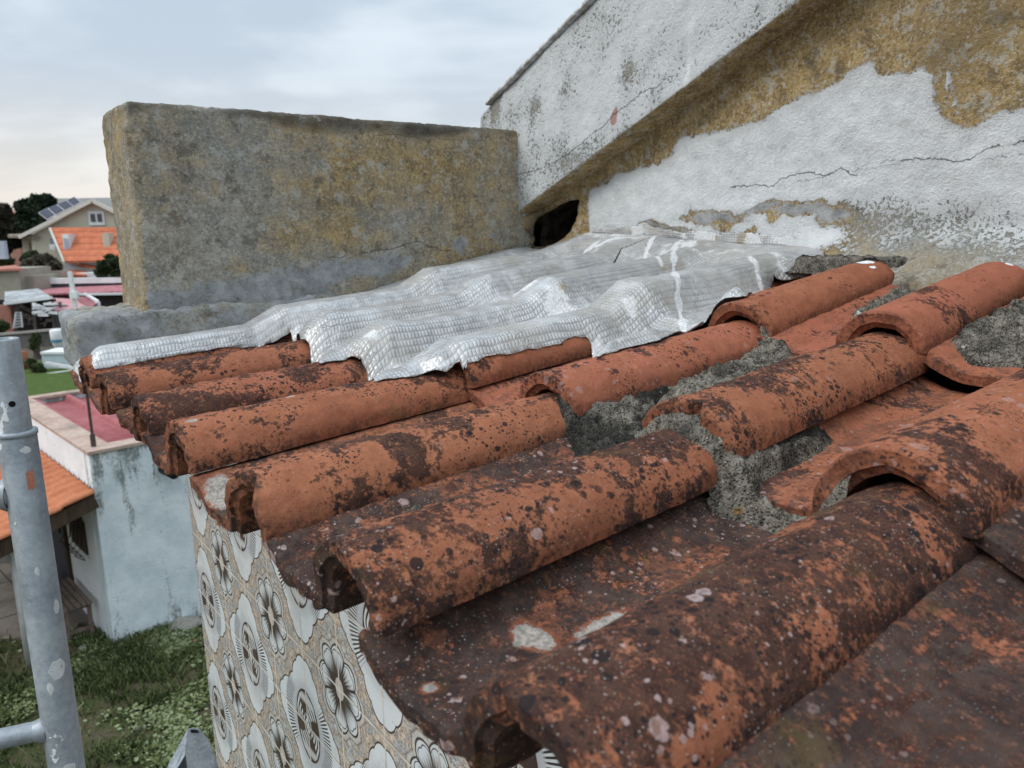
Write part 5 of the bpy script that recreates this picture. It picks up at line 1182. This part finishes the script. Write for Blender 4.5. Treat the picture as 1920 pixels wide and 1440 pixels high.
# flat building behind
fb = block('distant_building', 102, 250, 371, 75, 5, simple('far pale render', (.46, .46, .46), (.54, .54, .53), .3)); tag(fb, 'pale flat-roofed building behind the cream gabled house', 'building')
oh2 = empty('red_house', aty(12, 400, 66), 'dull red-roofed house mostly hidden by the trees at the left edge', 'house'); block('wall', 2, 30, 404, 66, 4, simple('salmon wall', (.33, .17, .13), (.4, .22, .17), .5), oh2); slab_q('roof', [aty(0, 405, 65.5), aty(32, 405, 65.5), aty(28, 394, 69), aty(4, 394, 69)], .15, red_old, oh2)
tag(block('water_tank', -30, 6, 452, 44, .3, simple('pale blue tank', (.34, .38, .46), (.42, .46, .54), 1), pyb=486), 'pale blue tank at the left edge in front of the trees', 'tank')
# ---- trees and bushes
def foliage(name, blobs_, n, leaf, c1, c2, label, cat, trunk=None, group=None):
    ctr = blobs_[0][0]; root = empty(name, (ctr.x, ctr.y, 0), label, cat, group); V = []; T = []
    tot = sum(r*r for _, r in blobs_)
    for c, r in blobs_:
        k_ = int(n*r*r/tot); u = rng.normal(size=(k_, 3)); u /= np.linalg.norm(u, axis=1)[:, None]
        rad = r*(.45+.6*rng.random(k_)**.6)*(1+.35*fbm(u[:, 0]*2.5+c.x, u[:, 1]*2.5, u[:, 2]*2.5+c.z, 3)*1.5)
        p = np.array(c)+u*rad[:, None]*np.array([1.15, 1, .85]); a_ = rng.normal(size=(k_, 3))*leaf*.6; b_ = rng.normal(size=(k_, 3))*leaf*.6
        V.append(np.stack([p-a_, p-b_, p+a_, p+b_], 1)); T.append(np.repeat(np.clip(.5+fbm(p[:, 0]*1.6, p[:, 1]*1.6, p[:, 2]*1.6, 3)*.9+rng.normal(size=k_)*.15, 0, 1), 4))
    V = np.concatenate(V).reshape(-1, 3)-np.array(root.location); M = Mat(name+' leaves', .8, .1); t = M.attr('tone')
    link('crown', npmesh('crown', V, np.arange(len(V)).reshape(-1, 4), False, dict(tone=np.concatenate(T))), M.out(M.mix(t, c1, c2)), root)
    m_ = MB(); bark = simple('bark', (.05, .038, .03), (.09, .07, .055), 5)
    for i, (c, r) in enumerate(blobs_[:5]): m_.tube([(ctr.x+(.03*i), ctr.y, 0), ((c.x+ctr.x)/2, (c.y+ctr.y)/2, c.z*.55), tuple(c)], [.16 if i == 0 else .09, .09, .03], 7)
    m_.build('trunk', bark, root)
aP = lambda x, y, Yy, rp: (aty(x, y, Yy), rp/FOC*Yy*1.05)
foliage('pine_tree', [aP(72, 385, 62, 17), aP(48, 388, 62, 14), aP(88, 378, 62, 12), aP(94, 392, 62, 12), aP(60, 400, 62, 17), aP(40, 412, 62, 13), aP(75, 412, 62, 16), aP(52, 424, 62, 16), aP(24, 424, 62, 10)], 15000, .17, (.012, .022, .014), (.045, .068, .040), 'dark umbrella pine behind the solar-panelled house', 'tree')
foliage('dark_tree', [aP(-2, 400, 52, 15), aP(8, 392, 52, 8), aP(2, 430, 52, 17), aP(12, 412, 52, 7), aP(4, 460, 52, 16), aP(20, 450, 51.5, 10), aP(30, 455, 51.5, 9)], 9000, .16, (.016, .014, .012), (.050, .048, .032), 'brownish black tree cut by the left edge', 'tree')
foliage('bare_shrub', [aP(75, 494, 46.5, 14), aP(58, 498, 46.5, 12), aP(95, 494, 46.5, 12), aP(85, 485, 46.8, 9), aP(105, 500, 46.8, 9)], 7000, .10, (.075, .062, .048), (.15, .13, .10), 'rounded grey-brown shrub below the cream house', 'shrub')
foliage('green_shrub', [aP(55, 482, 47.6, 8), aP(62, 478, 47.6, 7), aP(48, 488, 47.6, 6)], 3000, .10, (.03, .045, .022), (.08, .10, .05), 'small green shrub left of the grey-brown one', 'shrub')
foliage('olive_bush', [aP(6, 488, 45, 11), aP(-8, 484, 45, 10), aP(14, 494, 45, 7)], 3000, .12, (.03, .036, .016), (.08, .085, .035), 'olive green bush at the left edge above the outhouse', 'shrub')
foliage('evergreen_bush', [aP(200, 500, 44.5, 12), aP(214, 495, 44.5, 12), aP(190, 510, 44.5, 9), aP(206, 484, 44.6, 6), aP(222, 508, 44.5, 12)], 5500, .11, (.02, .035, .014), (.06, .085, .035), 'dark evergreen bush against the parapet edge, in front of the hipped roof', 'shrub')
foliage('sapling', [aP(66, 640, 28.6, 7), aP(64, 650, 28.6, 6), aP(68, 630, 28.6, 5)], 900, .07, (.04, .05, .02), (.09, .11, .05), 'thin young sapling in front of the grey garden wall', 'sapling')
foliage('garden_shrub', [aP(68, 690, 25.8, 8), aP(78, 697, 25.8, 6), aP(58, 680, 25.8, 6)], 1200, .07, (.02, .03, .012), (.07, .09, .035), 'low dark shrub between the rust pot and pale tub', 'shrub')
foliage('yard_shrub', [aP(3, 612, 32.4, 9), aP(-6, 606, 32.4, 8)], 900, .09, (.02, .03, .012), (.06, .08, .03), 'low shrub growing beside the brick red panel', 'shrub')
